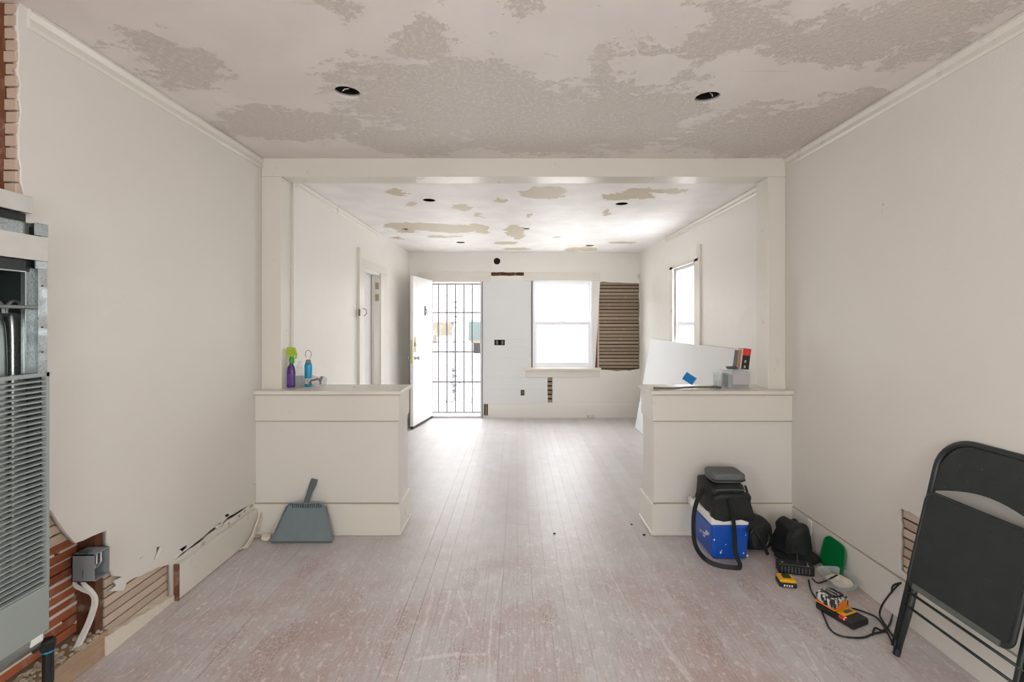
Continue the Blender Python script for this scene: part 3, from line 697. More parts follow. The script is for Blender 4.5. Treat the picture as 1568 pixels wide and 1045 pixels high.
# open front door
d1 = empty('door_1', (door[0] + .005, YB - .01, 0), 'white front door standing open against the left of the doorway', 'door', kind='structure')
L_ = .79; end = Vector((-1.462, 6.22)); hg = Vector((door[0] + .005, YB - .01)); dv = (end - hg); ang = math.atan2(dv.y, dv.x); L_ = dv.length
d1.rotation_euler = (0, 0, ang)
MB().box((0, 0, .035), (L_, .042, 2.10)).build('door_leaf', M['doorpaint'], d1, local=True, bevel=.002)
MB().box((.0, -.004, .010), (L_, .046, .036)).build('door_sweep', M['black'], d1, local=True)
k_ = MB(); k_.tube([(L_ - .07, -.06, .97), (L_ - .07, .10, .97)], .009, 10)
k_.build('knob_spindle', M['nickel'], d1, local=True)
for s_ in (-1, 1):
    yk = .042 if s_ > 0 else 0
    kb = MB(); kb.lathe([(0, 0), (.028, .001), (.030, .008), (.012, .012), (.011, .034), (.024, .040), (.028, .055), (.022, .068), (0, .072)], seg=16)
    kb.xf(Matrix.Translation((L_ - .07, yk, .97)) @ Matrix.Rotation(-s_*PI/2, 4, 'X')); kb.build('door_knob', M['nickel'], d1, local=True, smooth=True)
    kb = MB(); kb.lathe([(0, 0), (.028, .001), (.028, .018), (.020, .022), (0, .023)], seg=16)
    kb.xf(Matrix.Translation((L_ - .07, yk, 1.16)) @ Matrix.Rotation(-s_*PI/2, 4, 'X')); kb.build('deadbolt', M['nickel'], d1, local=True, smooth=True)
MB().box((L_ - .001, .004, .90), (L_ + .002, .03, 1.22)).build('edge_tape', simple('faded_tape', srgb(196, 196, 130), .6), d1, local=True)
MB().box((L_ - .10, .040, 1.05), (L_ - .03, .044, 1.26)).build('lock_plate', M['brass'], d1, local=True)
kn = MB(); kn.box((.30, .042, 1.56), (.325, .052, 1.70)); kn.tube([(.3125, .055, 1.66), (.3125, .075, 1.62), (.3125, .055, 1.58)], .006); kn.build('door_knocker', M['rust'], d1, local=True)
# door casing: frame head and jamb edge
dc = empty('trim_6', (-.94, YB, 0), 'painted head casing and narrow jamb edge around the front doorway', 'door frame', kind='structure')
B((x_(640), YB - .016, door[2] + .0), (x_(751), YB, z_(417)), 'head_casing', M['trim'], dc, bevel=.003)
B((x_(735.5), YB - .02, 0), (x_(738.2), YB - .004, door[2]), 'stop_edge', M['steelwhite'], dc)
B((x_(738.2), YB - .006, .0), (x_(739), YB + .002, door[2]), 'dark_gap_strip', M['dark'], dc)
B((door[0], YB - .03, .0), (door[1], YB + .12, .035), 'threshold', M['steelwhite'], dc, bevel=.004)
B((x_(629), YB - .012, .0), (x_(632), YB, 2.2), 'corner_strip', M['trim'], dc)

# security gate in the doorway
g = empty('security_gate', (-.945, YB + .13, .04), 'white barred steel security gate with scroll ornament in the front doorway', 'gate', kind='structure')
g['kind'] = 'structure'
gy = YB + .135; gx0, gx1, gz0, gz1 = door[0] + .005, door[1] - .005, .045, door[2] - .01
k2 = 697 / gy
gxx = lambda px: (px - HX) / k2
gzz = lambda py: CZ - (py - HY) / k2
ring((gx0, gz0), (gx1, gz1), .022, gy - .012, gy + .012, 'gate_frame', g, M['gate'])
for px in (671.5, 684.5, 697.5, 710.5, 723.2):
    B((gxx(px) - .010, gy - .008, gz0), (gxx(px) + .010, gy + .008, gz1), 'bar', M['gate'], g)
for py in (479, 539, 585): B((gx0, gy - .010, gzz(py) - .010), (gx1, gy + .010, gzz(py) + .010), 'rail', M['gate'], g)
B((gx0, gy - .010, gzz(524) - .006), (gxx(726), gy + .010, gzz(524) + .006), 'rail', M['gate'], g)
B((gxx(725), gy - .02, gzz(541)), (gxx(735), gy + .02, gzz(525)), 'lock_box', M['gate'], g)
def scroll(cx, cz_, r, sx, sz):
    pts = []
    for i in range(22):
        a = i / 21 * 1.6 * 2*PI; rr = r * (1 - .8 * i / 21)
        pts.append((cx + sx * (rr * math.cos(a) - r), gy - .008, cz_ + sz * rr * math.sin(a)))
    return pts
for c0 in (z_(478), z_(585)):
    xm = gxx(697.5) if c0 > 1 else gxx(697.5)
    for sz in (-1, 1):
        for sx in (-1, 1):
            m_ = MB(); m_.tube(scroll(xm + sx*.012 + (0), c0 + sz*.06, .045, -sx, sz), .006, 6); m_.tube(scroll(xm + sx*.008, c0 + sz*.17, .03, -sx, -sz), .006, 6)
            m_.build('scroll', M['gate'], g)

# ------------------------------------------------------------------ outside: yard beyond the door
yd = B((-9, 7.12, -.42), (9, 20, -.18), 'ground', simple('pale_concrete', srgb(196, 193, 190), .9, var=.1, sc=3)); props(yd, 'pale sunlit concrete yard outside the front door', 'ground', kind='structure')
B((-2.4, 7.12, -.18), (-.0, 8.3, -.02), 'porch_slab', simple('porch_concrete', srgb(196, 192, 190), .9, var=.08, sc=5), yd)
nb = B((-8, 12.2, -.2), (8, 12.5, 3.4), 'neighbour_wall', simple('white_stucco', srgb(150, 146, 143), .9, var=.04, sc=8, bump=.4)); props(nb, 'white stucco wall of the house across the yard', 'building')
YN = 12.18
def nbp(a, b, c, d, name, mat, t=.04):
    p = P(a, d, YN); q = P(b, c, YN); B((p.x, YN - t, p.z), (q.x, YN + .02, q.z), name, mat, nb)
nbp(661, 694, 493.5, 514, 'plywood_sheet', M['ply']); nbp(661, 668, 514, 526, 'plywood_sheet', M['ply'])
gm = simple('grey_green_board', srgb(46, 56, 53), .7, var=.15, sc=8)
nbp(717.5, 736, 493, 522, 'window_board', gm, .05)
nbp(726, 736, 522, 541, 'timber_panel', simple('orange_timber', srgb(96, 62, 42), .8, var=.3, sc=12), .05)
pc = simple('pale_grey_column', srgb(104, 104, 112), .8, var=.08)
for px in (695, 666): 
    a_ = P(px - 2.5, 0, 9.2); b_ = P(px + 2.5, 0, 9.2)
    o = B((a_.x, 9.2, -.18), (b_.x, 9.27, (.98 if px == 666 else 1.35)), 'fence_post', pc); props(o, 'pale post in the yard below the board, at left of the doorway view' if px == 666 else 'taller pale post in the middle of the doorway view', 'post', )
o = MB().tube([P(725, 527, 9.0), P(730, 620, 8.9)], .012, 8).build('broom_handle', M['sole']); props(o, 'thin wooden handle leaning at the right side of the doorway view', 'handle')
rk = MB()
for i in range(60):
    px = rj.uniform(663, 732); Yk = rj.uniform(8.6, 10.2); s_ = rj.uniform(.02, .07); xx = (px - HX)/F*Yk
    rk.blob((xx, Yk, -.17 + s_*.3), (s_*1.4, s_, s_*.6), 1, .02, i, n=1, freq=20)
o = rk.build('rubble_heap', M['debris']); props(o, 'scattered pale rubble on the ground outside the doorway', 'rubble', kind='stuff')

# ------------------------------------------------------------------ wall furnace
fx = -1.722; fy0, fy1 = 1.315, 1.672
fu = empty('wall_furnace', (-1.83, 1.49, .27), 'grey gas wall furnace with louvred grille and open upper cabinet set in the left wall', 'heater')
def fb(x0, y0, z0, x1, y1, z1, name, mat, parent=None, bevel=.0015):
    return B((x0, y0, z0), (x1, y1, z1), name, M[mat], parent or fu, bevel)
fb(-1.925, fy0, .30, -1.915, fy1 - .01, 1.83, 'cabinet_back', 'sooty')
fb(-1.915, fy0, .30, fx - .02, fy0 + .008, 1.83, 'cabinet_side', 'sooty')
fb(-1.915, fy1 - .012, .30, fx - .02, fy1 - .004, 1.83, 'cabinet_side', 'sooty')
fb(-1.79, fy0 + .0, 1.866, -1.776, fy1 - .004, 1.925, 'header_plate', 'whitemetal')
fb(-1.90, fy0, 1.925, -1.776, fy1 - .004, 1.929, 'header_plate', 'whitemetal')
fb(-1.90, fy0, 1.83, -1.80, fy1 - .004, 1.866, 'header_recess', 'black')
fb(-1.80, fy0, 1.815, -1.774, fy1 - .002, 1.83, 'top_channel', 'galv')
fb(-1.76, fy0, 1.775, -1.745, fy1 - .045, 1.822, 'upper_channel', 'galv')
fb(fx - .006, fy1 - .045, 1.78, fx, fy1, 1.826, 'tab', 'galv')
fb(fx - .006, fy0, 1.69, fx + .001, fy1, 1.778, 'front_band', 'whitemetal', bevel=.002)
fb(-1.75, fy0, 1.648, -1.742, fy1 - .045, 1.69, 'lower_channel', 'black')
fb(fx - .008, fy1 - .042, 1.66, fx - .002, fy1, 1.69, 'tab', 'galv')
# flange: angled galvanised strip on the far side
fl_ = MB(); fl_.box((fx - .010, fy1 - .028, 1.285), (fx - .004, fy1, 1.66)); fl_.box((-1.76, fy1 - .058, 1.285), (-1.748, fy1 - .028, 1.665)); fl_.box((-1.76, fy1 - .032, 1.285), (fx - .004, fy1 - .028, 1.66))
fl_.build('side_flange', M['galv'], fu)
fb(-1.752, fy1 - .060, 1.285, -1.742, fy1 - .056, 1.65, 'flange_lip', 'steel')
fb(-1.762, fy0, 1.645, -1.74, fy1 - .058, 1.65, 'opening_lip', 'steel')
for zz in (1.36, 1.45, 1.60):
    m_ = MB(); m_.tube([(fx - .006, fy1 - .018, zz), (fx - .001, fy1 - .018, zz)], .003, 8); m_.build('screw', M['rust'], fu)
m_ = MB(); m_.tube([(fx - .012, fy0, 1.522), (fx - .012, fy1 - .0, 1.522)], .0065, 10); m_.build('cross_rod', M['steel'], fu)
# heat exchanger sections
for yc in (1.40, 1.485, 1.566, 1.636):
    m_ = MB(); w_ = .026 if yc > 1.6 else .037
    m_.blob((-1.835, yc, .98), (.05, w_, .525), .3, 0, n=8); m_.build('heat_exchanger', M['steel'], fu, smooth=True)
m_ = MB()
for yc in (1.566, 1.632):
    m_.tube([(-1.80, yc + .030*math.cos(a), 1.50 + .045*math.sin(a)) for a in [PI*i/14 for i in range(15)]], .006, 8)
m_.build('collector_rim', M['galv'], fu)
m_ = MB(); m_.tube([(-1.79, 1.535, 1.53), (-1.79, 1.535, 1.61)], .004, 8); m_.build('vent_stem', M['white'], fu)
fb(-1.91, fy0, 1.50, -1.84, fy1 - .02, 1.505, 'baffle_plate', 'galv')
# grille
gr = MB(); gt, gb = 1.285, .505
gr.box((fx - .014, fy0, gt - .014), (fx + .004, fy1, gt)); gr.box((fx - .014, fy1 - .010, gb), (fx + .004, fy1, gt)); gr.box((fx - .014, fy0, gb), (fx + .004, fy0 + .01, gt))
grille = gr.build('grille', M['greymetal'], fu)
lm = MB()
zz = gb + .012; first = None; nl = 41; ptch = (gt - .020 - gb) / nl
for k in range(nl):
    z0 = gb + .006 + k * ptch
    if first is None:
        m_ = MB(); y0_, y1_ = fy0 + .01, fy1 - .01
        A = [(fx + .002, z0), (fx + .002, z0 + .0048), (fx - .012, z0 + .008), (fx - .012, z0 + .0075), (fx - .002, z0)]
        m_.prism([(a, b) for a, b in A], 'y', y0_, y1_)
        first = m_.build('louver', M['greymetal'], grille)
    else:
        o = first.copy(); C.objects.link(o); o.location = (0, 0, k * ptch)
fb(fx - .012, fy0, .34, fx + .004, fy1, gb + .004, 'lower_panel', 'greymetal', bevel=.003)
fb(fx - .03, fy1 - .002, .34, fx - .006, fy1 + .004, 1.285, 'side_edge', 'galv')
# bottom pan bending back towards the wall
m_ = MB(); prof = []
for i in range(9):
    a = i / 8 * PI / 2; prof.append((fx + .0 - .10 * (1 - math.cos(a)), .34 - .085 * math.sin(a)))
poly = prof + [(p[0] - .004, p[1] + .006) for p in prof[::-1]]
m_.prism(poly, 'y', fy0, fy1 - .012); m_.build('bottom_pan', M['steel'], fu)
m_ = MB(); m_.box((fx - .02, fy1 - .06, .315), (fx + .001, fy1 - .02, .345)); m_.build('bracket', M['white'], fu)

# gas stub with blue ring
gp = empty('gas_stub_pipe', (-1.775, 1.722, .105), 'short black pipe stub with blue ring standing beside the bottom of the furnace', 'pipe')
m_ = MB(); m_.lathe([(0, 0), (.017, 0), (.017, .12), (0, .12)], (-1.775, 1.722, .105), 16); m_.build('pipe', M['black'], gp)
m_ = MB(); m_.lathe([(.0175, .118), (.0195, .118), (.0195, .126), (.0175, .126)], (-1.775, 1.722, .105), 16); m_.build('blue_ring', M['bottleblue'], gp)
m_ = MB(); m_.lathe([(0, .124), (.022, .124), (.023, .155), (.018, .165), (0, .165)], (-1.775, 1.722, .105), 8); m_.tube([(-1.775, 1.722, .255), (-1.785, 1.695, .255), (-1.79, 1.68, .25)], .010, 10); m_.build('elbow_cap', M['black'], gp)
# junction box with cables
jb = empty('junction_box', (-1.81, 1.93, .383), 'grey plastic junction box with white wires hanging in the broken wall', 'electrical box')
m_ = MB(); bx0, bx1, by0, by1, bz0, bz1, tk = -1.858, -1.766, 1.898, 1.972, .383, .497, .004
m_.box((bx0, by0, bz0), (bx1, by0 + tk, bz1)); m_.box((bx0, by1 - tk, bz0), (bx1, by1, bz1)); m_.box((bx0, by0, bz0), (bx1, by1, bz0 + tk)); m_.box((bx0, by0, bz1 - tk), (bx1, by1, bz1)); m_.box((bx0, by0, bz0), (bx0 + tk, by1, bz1))
m_.build('box_body', M['boxgrey'], jb)
m_ = MB(); m_.box((bx0 + .045, by0 - .002, bz0 + .02), (bx0 + .049, by0 + .001, bz0 + .05)); m_.build('moulded_tab', M['darkgrey'], jb); B((bx0 + .02, by0 + .01, bz1), (bx0 + .06, by0 + .03, bz1 + .006), 'top_clip', M['darkgrey'], jb)
for k, yy in enumerate((1.925, 1.945)):
    m_ = MB(); m_.tube([(-1.85, yy, .39), (-1.80, yy + .01, .42), (-1.775, yy - .004, .45), (-1.79, yy + .012, .49)], .003, 6); m_.build('wire', M['cable'], jb)
c1 = [(-1.85, 1.905, .385), (-1.852, 1.907, .365), (-1.835, 1.925, .335), (-1.815, 1.94, .31), (-1.81, 1.945, .27), (-1.82, 1.93, .20), (-1.835, 1.90, .13), (-1.84, 1.888, .106)]
c2 = [(-1.83, 1.915, .385), (-1.826, 1.92, .36), (-1.812, 1.94, .318), (-1.803, 1.95, .27), (-1.812, 1.937, .20), (-1.826, 1.91, .13), (-1.83, 1.898, .106)]
def smooth_pts(pts, n=5):
    pts = [Vector(p) for p in pts]; out = []
    for i in range(len(pts)-1):
        p0, p1, p2, p3 = pts[max(i-1,0)], pts[i], pts[i+1], pts[min(i+2,len(pts)-1)]
        for k in range(n):
            t_ = k/n
            out.append(.5*((2*p1) + (-p0+p2)*t_ + (2*p0-5*p1+4*p2-p3)*t_*t_ + (-p0+3*p1-3*p2+p3)*t_**3))
    out.append(pts[-1]); return out
for c_ in (c1, c2):
    m_ = MB(); m_.sweep(smooth_pts(c_), [(-.007,-.003),(.007,-.003),(.008,0),(.007,.003),(-.007,.003),(-.008,0)]); m_.build('cable', M['cable'], jb)

# ------------------------------------------------------------------ dustpan
dp = empty('dustpan', (-1.432, 3.02, 0), 'grey plastic dustpan standing on its lip against the half wall', 'dustpan')
lean = math.atan2(.085, .235)
Md = Matrix.Translation((0, .0, .003)) @ Matrix.Rotation(-lean, 4, 'X')
m_ = MB(); bw_, tw_, hh = .203, .118, .245
m_.prism([(-bw_, 0), (bw_, 0), (tw_ + .01, hh - .02), (tw_ - .015, hh), (-tw_ + .015, hh), (-tw_ - .01, hh - .02)], 'y', -.002, .003)
m_.xf(Md).build('pan', M['greyplastic'], dp, local=True)
m_ = MB()
rim = [(-bw_, -.006, .01), (-tw_ - .012, -.022, hh - .022), (-tw_ + .015, -.03, hh), (tw_ - .015, -.03, hh), (tw_ + .012, -.022, hh - .022), (bw_, -.006, .01)]
m_.ribbon([Vector(p) * 1 + Vector((0, .012, 0)) for p in rim], .006, .03, up=(0, 1, 0)); m_.xf(Md).build('rim', M['greyplastic'], dp, local=True)
m_ = MB()
for k in range(15):
    xx = -.095 + k * .19 / 14; m_.box((xx - .003, -.016, hh - .03), (xx + .003, -.002, hh - .004))
m_.xf(Md).build('comb_teeth', M['greyplastic'], dp, local=True)
m_ = MB(); m_.box((-bw_, -.006, 0), (bw_, .0, .010)); m_.xf(Md).build('lip', M['darkgrey'], dp, local=True)
m_ = MB(); m_.sweep([(0, -.02, hh - .03), (.004, -.02, hh + .02), (.014, -.018, hh + .07), (.026, -.014, hh + .12), (.032, -.01, hh + .155)], [(-.016,-.008),(.016,-.008),(.018,0),(.016,.008),(-.016,.008),(-.018,0)], scales=[.8, 1, 1.05, 1.3, 1.25], up=(0,1,0))
m_.xf(Md).build('handle', M['darkgrey'], dp, local=True, bevel=.003)
# curled strip and plaster lumps in the corner
st = MB(); st.sweep(smooth_pts([P(367, 842, 2.93) , Vector((-1.755, 2.94, .012)), Vector((-1.745, 3.0, .05)), Vector((-1.74, 3.05, .12)), Vector((-1.745, 3.10, .17))]), [(-.016,-.002),(.016,-.002),(.014,.004),(-.014,.004)], up=(1,0,0), scales=None)
for v in st.bm.verts: v.co.z = max(v.co.z, .002)
props(st.build('peeled_strip', M['plaster']), 'curled pale strip of peeled caulk in the corner beside the dustpan', 'strip')
def lump(px, py, r, name, label, mat='plaster', seed=0, group=None):
    x, Y = onZ(px, py); m_ = MB(); m_.blob((x, Y, r[2]*.9), r, .7, r[0]*.25, seed, n=3, freq=30)
    z0 = min(v.co.z for v in m_.bm.verts)
    for v in m_.bm.verts: v.co.z -= z0
    props(m_.build(name, M[mat]), label, 'debris', group)
lump(408, 829, (.036, .022, .016), 'plaster_lump', 'off-white lump of plaster on the floor beside the dustpan', seed=2)
lump(393, 824, (.028, .018, .009), 'plaster_lump', 'flat grey plaster crumb in the corner behind the curled strip', 'debris', 4)
lump(303, 933, (.012, .008, .003), 'plaster_chip', 'small white plaster chip near the loose left baseboard', seed=5)
lump(526, 872, (.014, .010, .003), 'plaster_chip', 'small white plaster chip on the boards in front of the dustpan', seed=6)
lump(905, 641, (.05, .03, .022), 'plaster_lump', 'white crumpled lump on the floor under the back window', seed=8)
lump(967, 804, (.008, .006, .003), 'dark_chip', 'dark crumb on the floor near the right half wall', 'dark', 9)
lump(849, 818, (.008, .007, .003), 'dark_chip', 'dark crumb in the middle of the passage floor', 'dark', 10)
lump(986, 820, (.010, .008, .003), 'dark_chip', 'dark crumb touching the corner of the right half wall', 'dark', 11)
lump(975, 927, (.006, .005, .003), 'plaster_chip', 'tiny pale chip right of centre on the near floor', seed=12)

# ------------------------------------------------------------------ things on the left half wall
CT = .9955
def bottle(px, w, h, name, label, body, Y=3.31, depth=.7, mats=None):
    x = (px - HX) / F * Y
    return empty(name, (x, Y, CT), label, 'bottle'), x
b, bx = bottle(443.5, 0, 0, 'spray_bottle', 'purple spray bottle with lime and green trigger beside the left post', None)
bx += .012
m_ = MB(); m_.lathe([(0, 0), (.028, 0), (.030, .01), (.030, .11), (.024, .145), (.013, .165), (.013, .175), (0, .175)], (bx, 3.31, CT), 20, 1, .7); m_.build('bottle_body', M['purple'], b, smooth=True)
m_ = MB(); m_.lathe([(.0305, .02), (.0308, .02), (.0308, .1), (.0305, .1)], (bx, 3.31, CT), 20, 1, .7); m_.build('label', simple('violet_label', srgb(96, 60, 140), .4, var=.3, sc=50), b)
m_ = MB(); m_.lathe([(0, .172), (.017, .172), (.018, .20), (.014, .222), (0, .222)], (bx + .004, 3.31, CT), 14); m_.build('collar', M['green'], b)
m_ = MB(); m_.prism([(bx - .022, CT + .222), (bx + .02, CT + .222), (bx + .034, CT + .262), (bx + .028, CT + .285), (bx - .022, CT + .29), (bx - .03, CT + .27)], 'y', 3.297, 3.323); m_.build('trigger_head', M['lime'], b, bevel=.004)
m_ = MB(); m_.sweep([(bx + .026, 3.31, CT + .262), (bx + .038, 3.31, CT + .24), (bx + .032, 3.31, CT + .205)], [(-.006,-.003),(.006,-.003),(.006,.003),(-.006,.003)], up=(0,1,0)); m_.build('trigger', M['lime'], b)
b, bx = bottle(456, 0, 0, 'clear_bottle', 'clear plastic bottle wrapped in film between the purple and turquoise bottles', None, 3.27)
bx += .014
m_ = MB(); m_.lathe([(0, 0), (.030, 0), (.034, .01), (.033, .10), (.028, .145), (.012, .17), (.012, .19), (0, .19)], (bx, 3.27, CT), 18, 1, .8); m_.build('bottle_body', M['clear'], b, smooth=True)
m_ = MB(); m_.lathe([(0, .006), (.028, .006), (.028, .085), (0, .085)], (bx, 3.27, CT), 16, 1, .78); m_.build('liquid', clear('grey_liquid', srgb(150, 158, 160), .6), b, smooth=True)
b, bx = bottle(469, 0, 0, 'soap_bottle', 'turquoise bottle with wire loop above it on the left half wall', None, 3.34)
bx += .015
m_ = MB(); m_.lathe([(0, 0), (.026, 0), (.027, .01), (.027, .155), (.022, .172), (0, .176)], (bx, 3.34, CT), 18, 1, .75); m_.build('bottle_body', M['bottleblue'], b, smooth=True)
m_ = MB(); m_.lathe([(.0275, .02), (.028, .02), (.028, .06), (.0275, .06)], (bx, 3.34, CT), 18, 1, .75); m_.build('label', M['white'], b)
m_ = MB(); m_.lathe([(0, .174), (.019, .174), (.016, .196), (0, .198)], (bx, 3.34, CT), 14); m_.build('cap', simple('brown_cap', srgb(140, 112, 104), .5), b)
m_ = MB(); m_.tube([(bx + .022*math.cos(a), 3.34, CT + .235 + .030*math.sin(a)) for a in [-.45*PI + 1.7*PI*i/18 for i in range(19)]], .0018, 6); m_.build('wire_loop', M['rust'], b)
zb = empty('film_bag', (-1.45, 3.31, CT), 'small clear bag holding a black and white fitting beside the bottles', 'bag')
m_ = MB(); m_.blob((-1.455, 3.31, CT + .040), (.075, .022, .040), .8, .008, 3, n=6, freq=25); 
for v in m_.bm.verts: v.co.z = max(v.co.z, CT + .001)
m_.build('film', M['clearbag'], zb, smooth=True)
m_ = MB(); m_.tube(smooth_pts([(-1.502, 3.31, CT + .016), (-1.500, 3.31, CT + .045), (-1.48, 3.31, CT + .05), (-1.455, 3.31, CT + .057), (-1.435, 3.31, CT + .05), (-1.43, 3.31, CT + .02)]), .007, 8); m_.tube([(-1.435, 3.31, CT + .04), (-1.42, 3.31, CT + .075)], .010, 8)
m_.build('black_fitting', M['black'], zb, smooth=True)
m_ = MB(); m_.lathe([(0, 0), (.014, 0), (.016, .028), (0, .03)], (-1.462, 3.31, CT + .004), 12); m_.build('white_fitting', M['white'], zb)

# ------------------------------------------------------------------ things on the right half wall
sp = MB(); xs = 1.247
sp.prism([(-.052, .030), (-.022, 0), (.045, 0), (.052, .006), (.045, .034), (.0, .078), (-.03, .07)], 'y', 3.27, 3.33)
sp.bm.free(); sg = empty('sanding_sponge', (xs, 3.30, CT + .016), 'blue sanding sponge tilted on the metal bar', 'sponge')
m_ = MB(); m_.box((-.040, -.016, -.027), (.036, .016, .027)); Ms = Matrix.Translation((0.0, 0, .045)) @ Matrix.Rotation(math.radians(35), 4, 'Y') @ Matrix.Rotation(math.radians(-22), 4, 'Z')
m_.xf(Ms).build('foam_block', M['bluefoam'], sg, local=True, bevel=.004)
m_ = MB(); m_.box((.036, -.016, -.027), (.041, .016, .027)); m_.box((-.040, -.016, .027), (.041, .016, .031)); m_.xf(Ms).build('grit_face', M['bluefoam_edge'], sg, local=True)
pb = empty('metal_bar', (1.2, 3.235, CT), 'long rusty metal bar lying along the right half wall cap', 'tool')
m_ = MB(); m_.sweep(smooth_pts([(.965, 3.19, CT + .009), (1.0, 3.19, CT + .010), (1.1, 3.2, CT + .008), (1.25, 3.22, CT + .012), (1.40, 3.225, CT + .011)]), [(-.012,-.006),(.012,-.006),(.012,.006),(-.012,.006)], up=(0,0,1)); m_.build('bar', M['rust'], pb, bevel=.002)
m_ = MB(); m_.lathe([(.008, 0), (.018, 0), (.018, .014), (.008, .014), (.008, 0)], (1.425, 3.225, CT + .003), 14); m_.box((1.38, 3.215, CT + .012), (1.43, 3.235, CT + .02)); m_.build('clamp_head', M['darkgrey'], pb)
m_ = MB(); m_.lathe([(.008, 0), (.019, 0), (.019, .014), (.008, .014), (.008, 0)], (.972, 3.185, CT + .003), 14); m_.build('ring_end', M['rust'], pb)
jr = empty('clear_jar', (1.455, 3.30, CT), 'small clear jar with pale contents left of the boxed container', 'jar')
m_ = MB(); m_.lathe([(.0, 0), (.03, 0), (.031, .01), (.031, .085), (.029, .09), (.027, .085), (.027, .012), (0, .01)], (1.455, 3.30, CT), 20); m_.build('jar_body', M['clear'], jr, smooth=True)
m_ = MB(); m_.lathe([(0, .012), (.026, .012), (.026, .05), (0, .055)], (1.455, 3.30, CT), 16); m_.build('contents', M['white'], jr)
m_ = MB(); m_.lathe([(0, .088), (.033, .088), (.033, .104), (0, .104)], (1.455, 3.30, CT), 20); m_.build('lid', M['clear'], jr)
pcn = empty('storage_container', (1.58, 3.28, CT), 'clear plastic container with pink paper inside on the right half wall', 'container')
def open_box(x0, y0, z0, x1, y1, z1, t=.002):
    m_ = MB(); m_.box((x0, y0, z0), (x1, y1, z0 + t)); m_.box((x0, y0, z0), (x0 + t, y1, z1)); m_.box((x1 - t, y0, z0), (x1, y1, z1)); m_.box((x0 + t, y0, z0), (x1 - t, y0 + t, z1)); m_.box((x0 + t, y1 - t, z0), (x1 - t, y1, z1)); return m_
m_ = open_box(1.495, 3.225, CT, 1.652, 3.335, CT + .125); m_.build('tub', M['clear'], pcn)
m_ = MB(); m_.box((1.488, 3.218, CT + .122), (1.659, 3.342, CT + .134)); m_.build('lid', M['clear'], pcn, bevel=.002)
B((1.53, 3.229, CT + .03), (1.645, 3.231, CT + .105), 'pink_paper', M['pinkpaper'], pcn)
B((1.53, 3.2285, CT + .008), (1.645, 3.230, CT + .028), 'label_strip', M['greycase'], pcn)
B((1.50, 3.235, CT + .01), (1.525, 3.32, CT + .10), 'grey_insert', M['greyplastic'], pcn)
ub = MB(); ub.blob((1.545, 3.28, CT + .143), (.035, .03, .012), .7, .005, 3, n=3, freq=30)
for v in ub.bm.verts: v.co.z = max(v.co.z, CT + .1345)
props(ub.build('dark_scrap', M['darkgrey']), 'crumpled dark scrap on the lid of the clear container', 'scrap')
# carton leaning against the post
ct = empty('product_box', (1.625, 3.25, CT + .135), 'tall narrow red and black carton standing on the clear container', 'box', rot=(0, math.radians(7), 0))
MB().box((-.037, -.0, 0), (.028, .05, .148)).build('carton', M['black'], ct, local=True, bevel=.001)
MB().box((-.0375, -.001, 0), (-.028, .0505, .1485)).build('cream_edge', simple('cream_card', srgb(214, 190, 172), .7), ct, local=True)
MB().box((-.028, -.0012, .098), (.0285, .0504, .1488)).build('red_panel', M['red'], ct, local=True)
m_ = MB(); m_.tube([(.0 + .013*math.cos(2*PI*i/14), -.0022, .125 + .013*math.sin(2*PI*i/14)) for i in range(14)], .0012, 4, closed=True); m_.build('round_mark', M['orange'], ct, local=True)
for k, (zz, w_) in enumerate(((.058, .010), (.048, .012), (.020, .012), (.010, .010))): MB().box((-.004 - w_/2, -.0022, zz), (-.004 + w_/2, -.0008, zz + .006)).build('white_print', M['white'], ct, local=True)
pb2 = empty('thin_carton', (1.578, 3.262, CT + .135), 'thin tan and black carton leaning beside the red box', 'box', rot=(0, math.radians(7), 0))
MB().box((-.010, -.0, 0), (.004, .045, .135)).build('carton', simple('tan_card', srgb(178, 140, 118), .7), pb2, local=True)
MB().box((-.013, -.0, 0), (-.0102, .045, .133)).build('black_face', M['black'], pb2, local=True)
# drywall sheet leaning on the far right wall
ds = MB(); Y_a, Y_b = 3.86, 6.30
q0 = Vector((1.64, 0, .003)); q1 = Vector((1.862, 0, 1.232)); nrm = Vector((q1.z - q0.z, 0, -(q1.x - q0.x))).normalized() * .0125
vs4 = []
for Yk in (Y_a, Y_b):
    for q in (q0, q1, q1 + nrm * -1, q0 + nrm * -1): vs4.append(ds.bm.verts.new(Vector((q.x, Yk, max(q.z, .002)))))
for f in ((0,1,2,3),(7,6,5,4),(0,4,5,1),(1,5,6,2),(2,6,7,3),(3,7,4,0)): ds.bm.faces.new([vs4[i] for i in f])
props(ds.build('drywall_sheet', M['drywall'], bevel=.002), 'large white drywall sheet leaning against the right wall behind the half wall', 'drywall sheet')

# ------------------------------------------------------------------ cooler and bags
cb = empty('cooler_box', (1.315, 2.95, 0), 'blue and white cooler box in the corner by the right half wall', 'cooler')
x0, x1, y0, y1 = 1.192, 1.432, 2.79, 3.10
m_ = MB()
def tbox(m_, x0, y0, z0, x1, y1, z1, tp):
    v_ = []
    for z, k in ((z0, tp), (z1, 0)):
        v_ += [m_.bm.verts.new((x0+k, y0+k, z)), m_.bm.verts.new((x1-k, y0+k, z)), m_.bm.verts.new((x1-k, y1-k, z)), m_.bm.verts.new((x0+k, y1-k, z))]
    for f in ((3,2,1,0),(4,5,6,7),(0,1,5,4),(1,2,6,5),(2,3,7,6),(3,0,4,7)): m_.bm.faces.new([v_[i] for i in f])
tbox(m_, x0, y0, .002, x1, y1, .222, .014); m_.build('body', M['blue'], cb, bevel=.02, seg=4)
m_ = MB(); m_.box((x0 - .004, y0 - .004, .222), (x1 + .004, y1 + .004, .268)); m_.build('rim', M['white'], cb, bevel=.008)
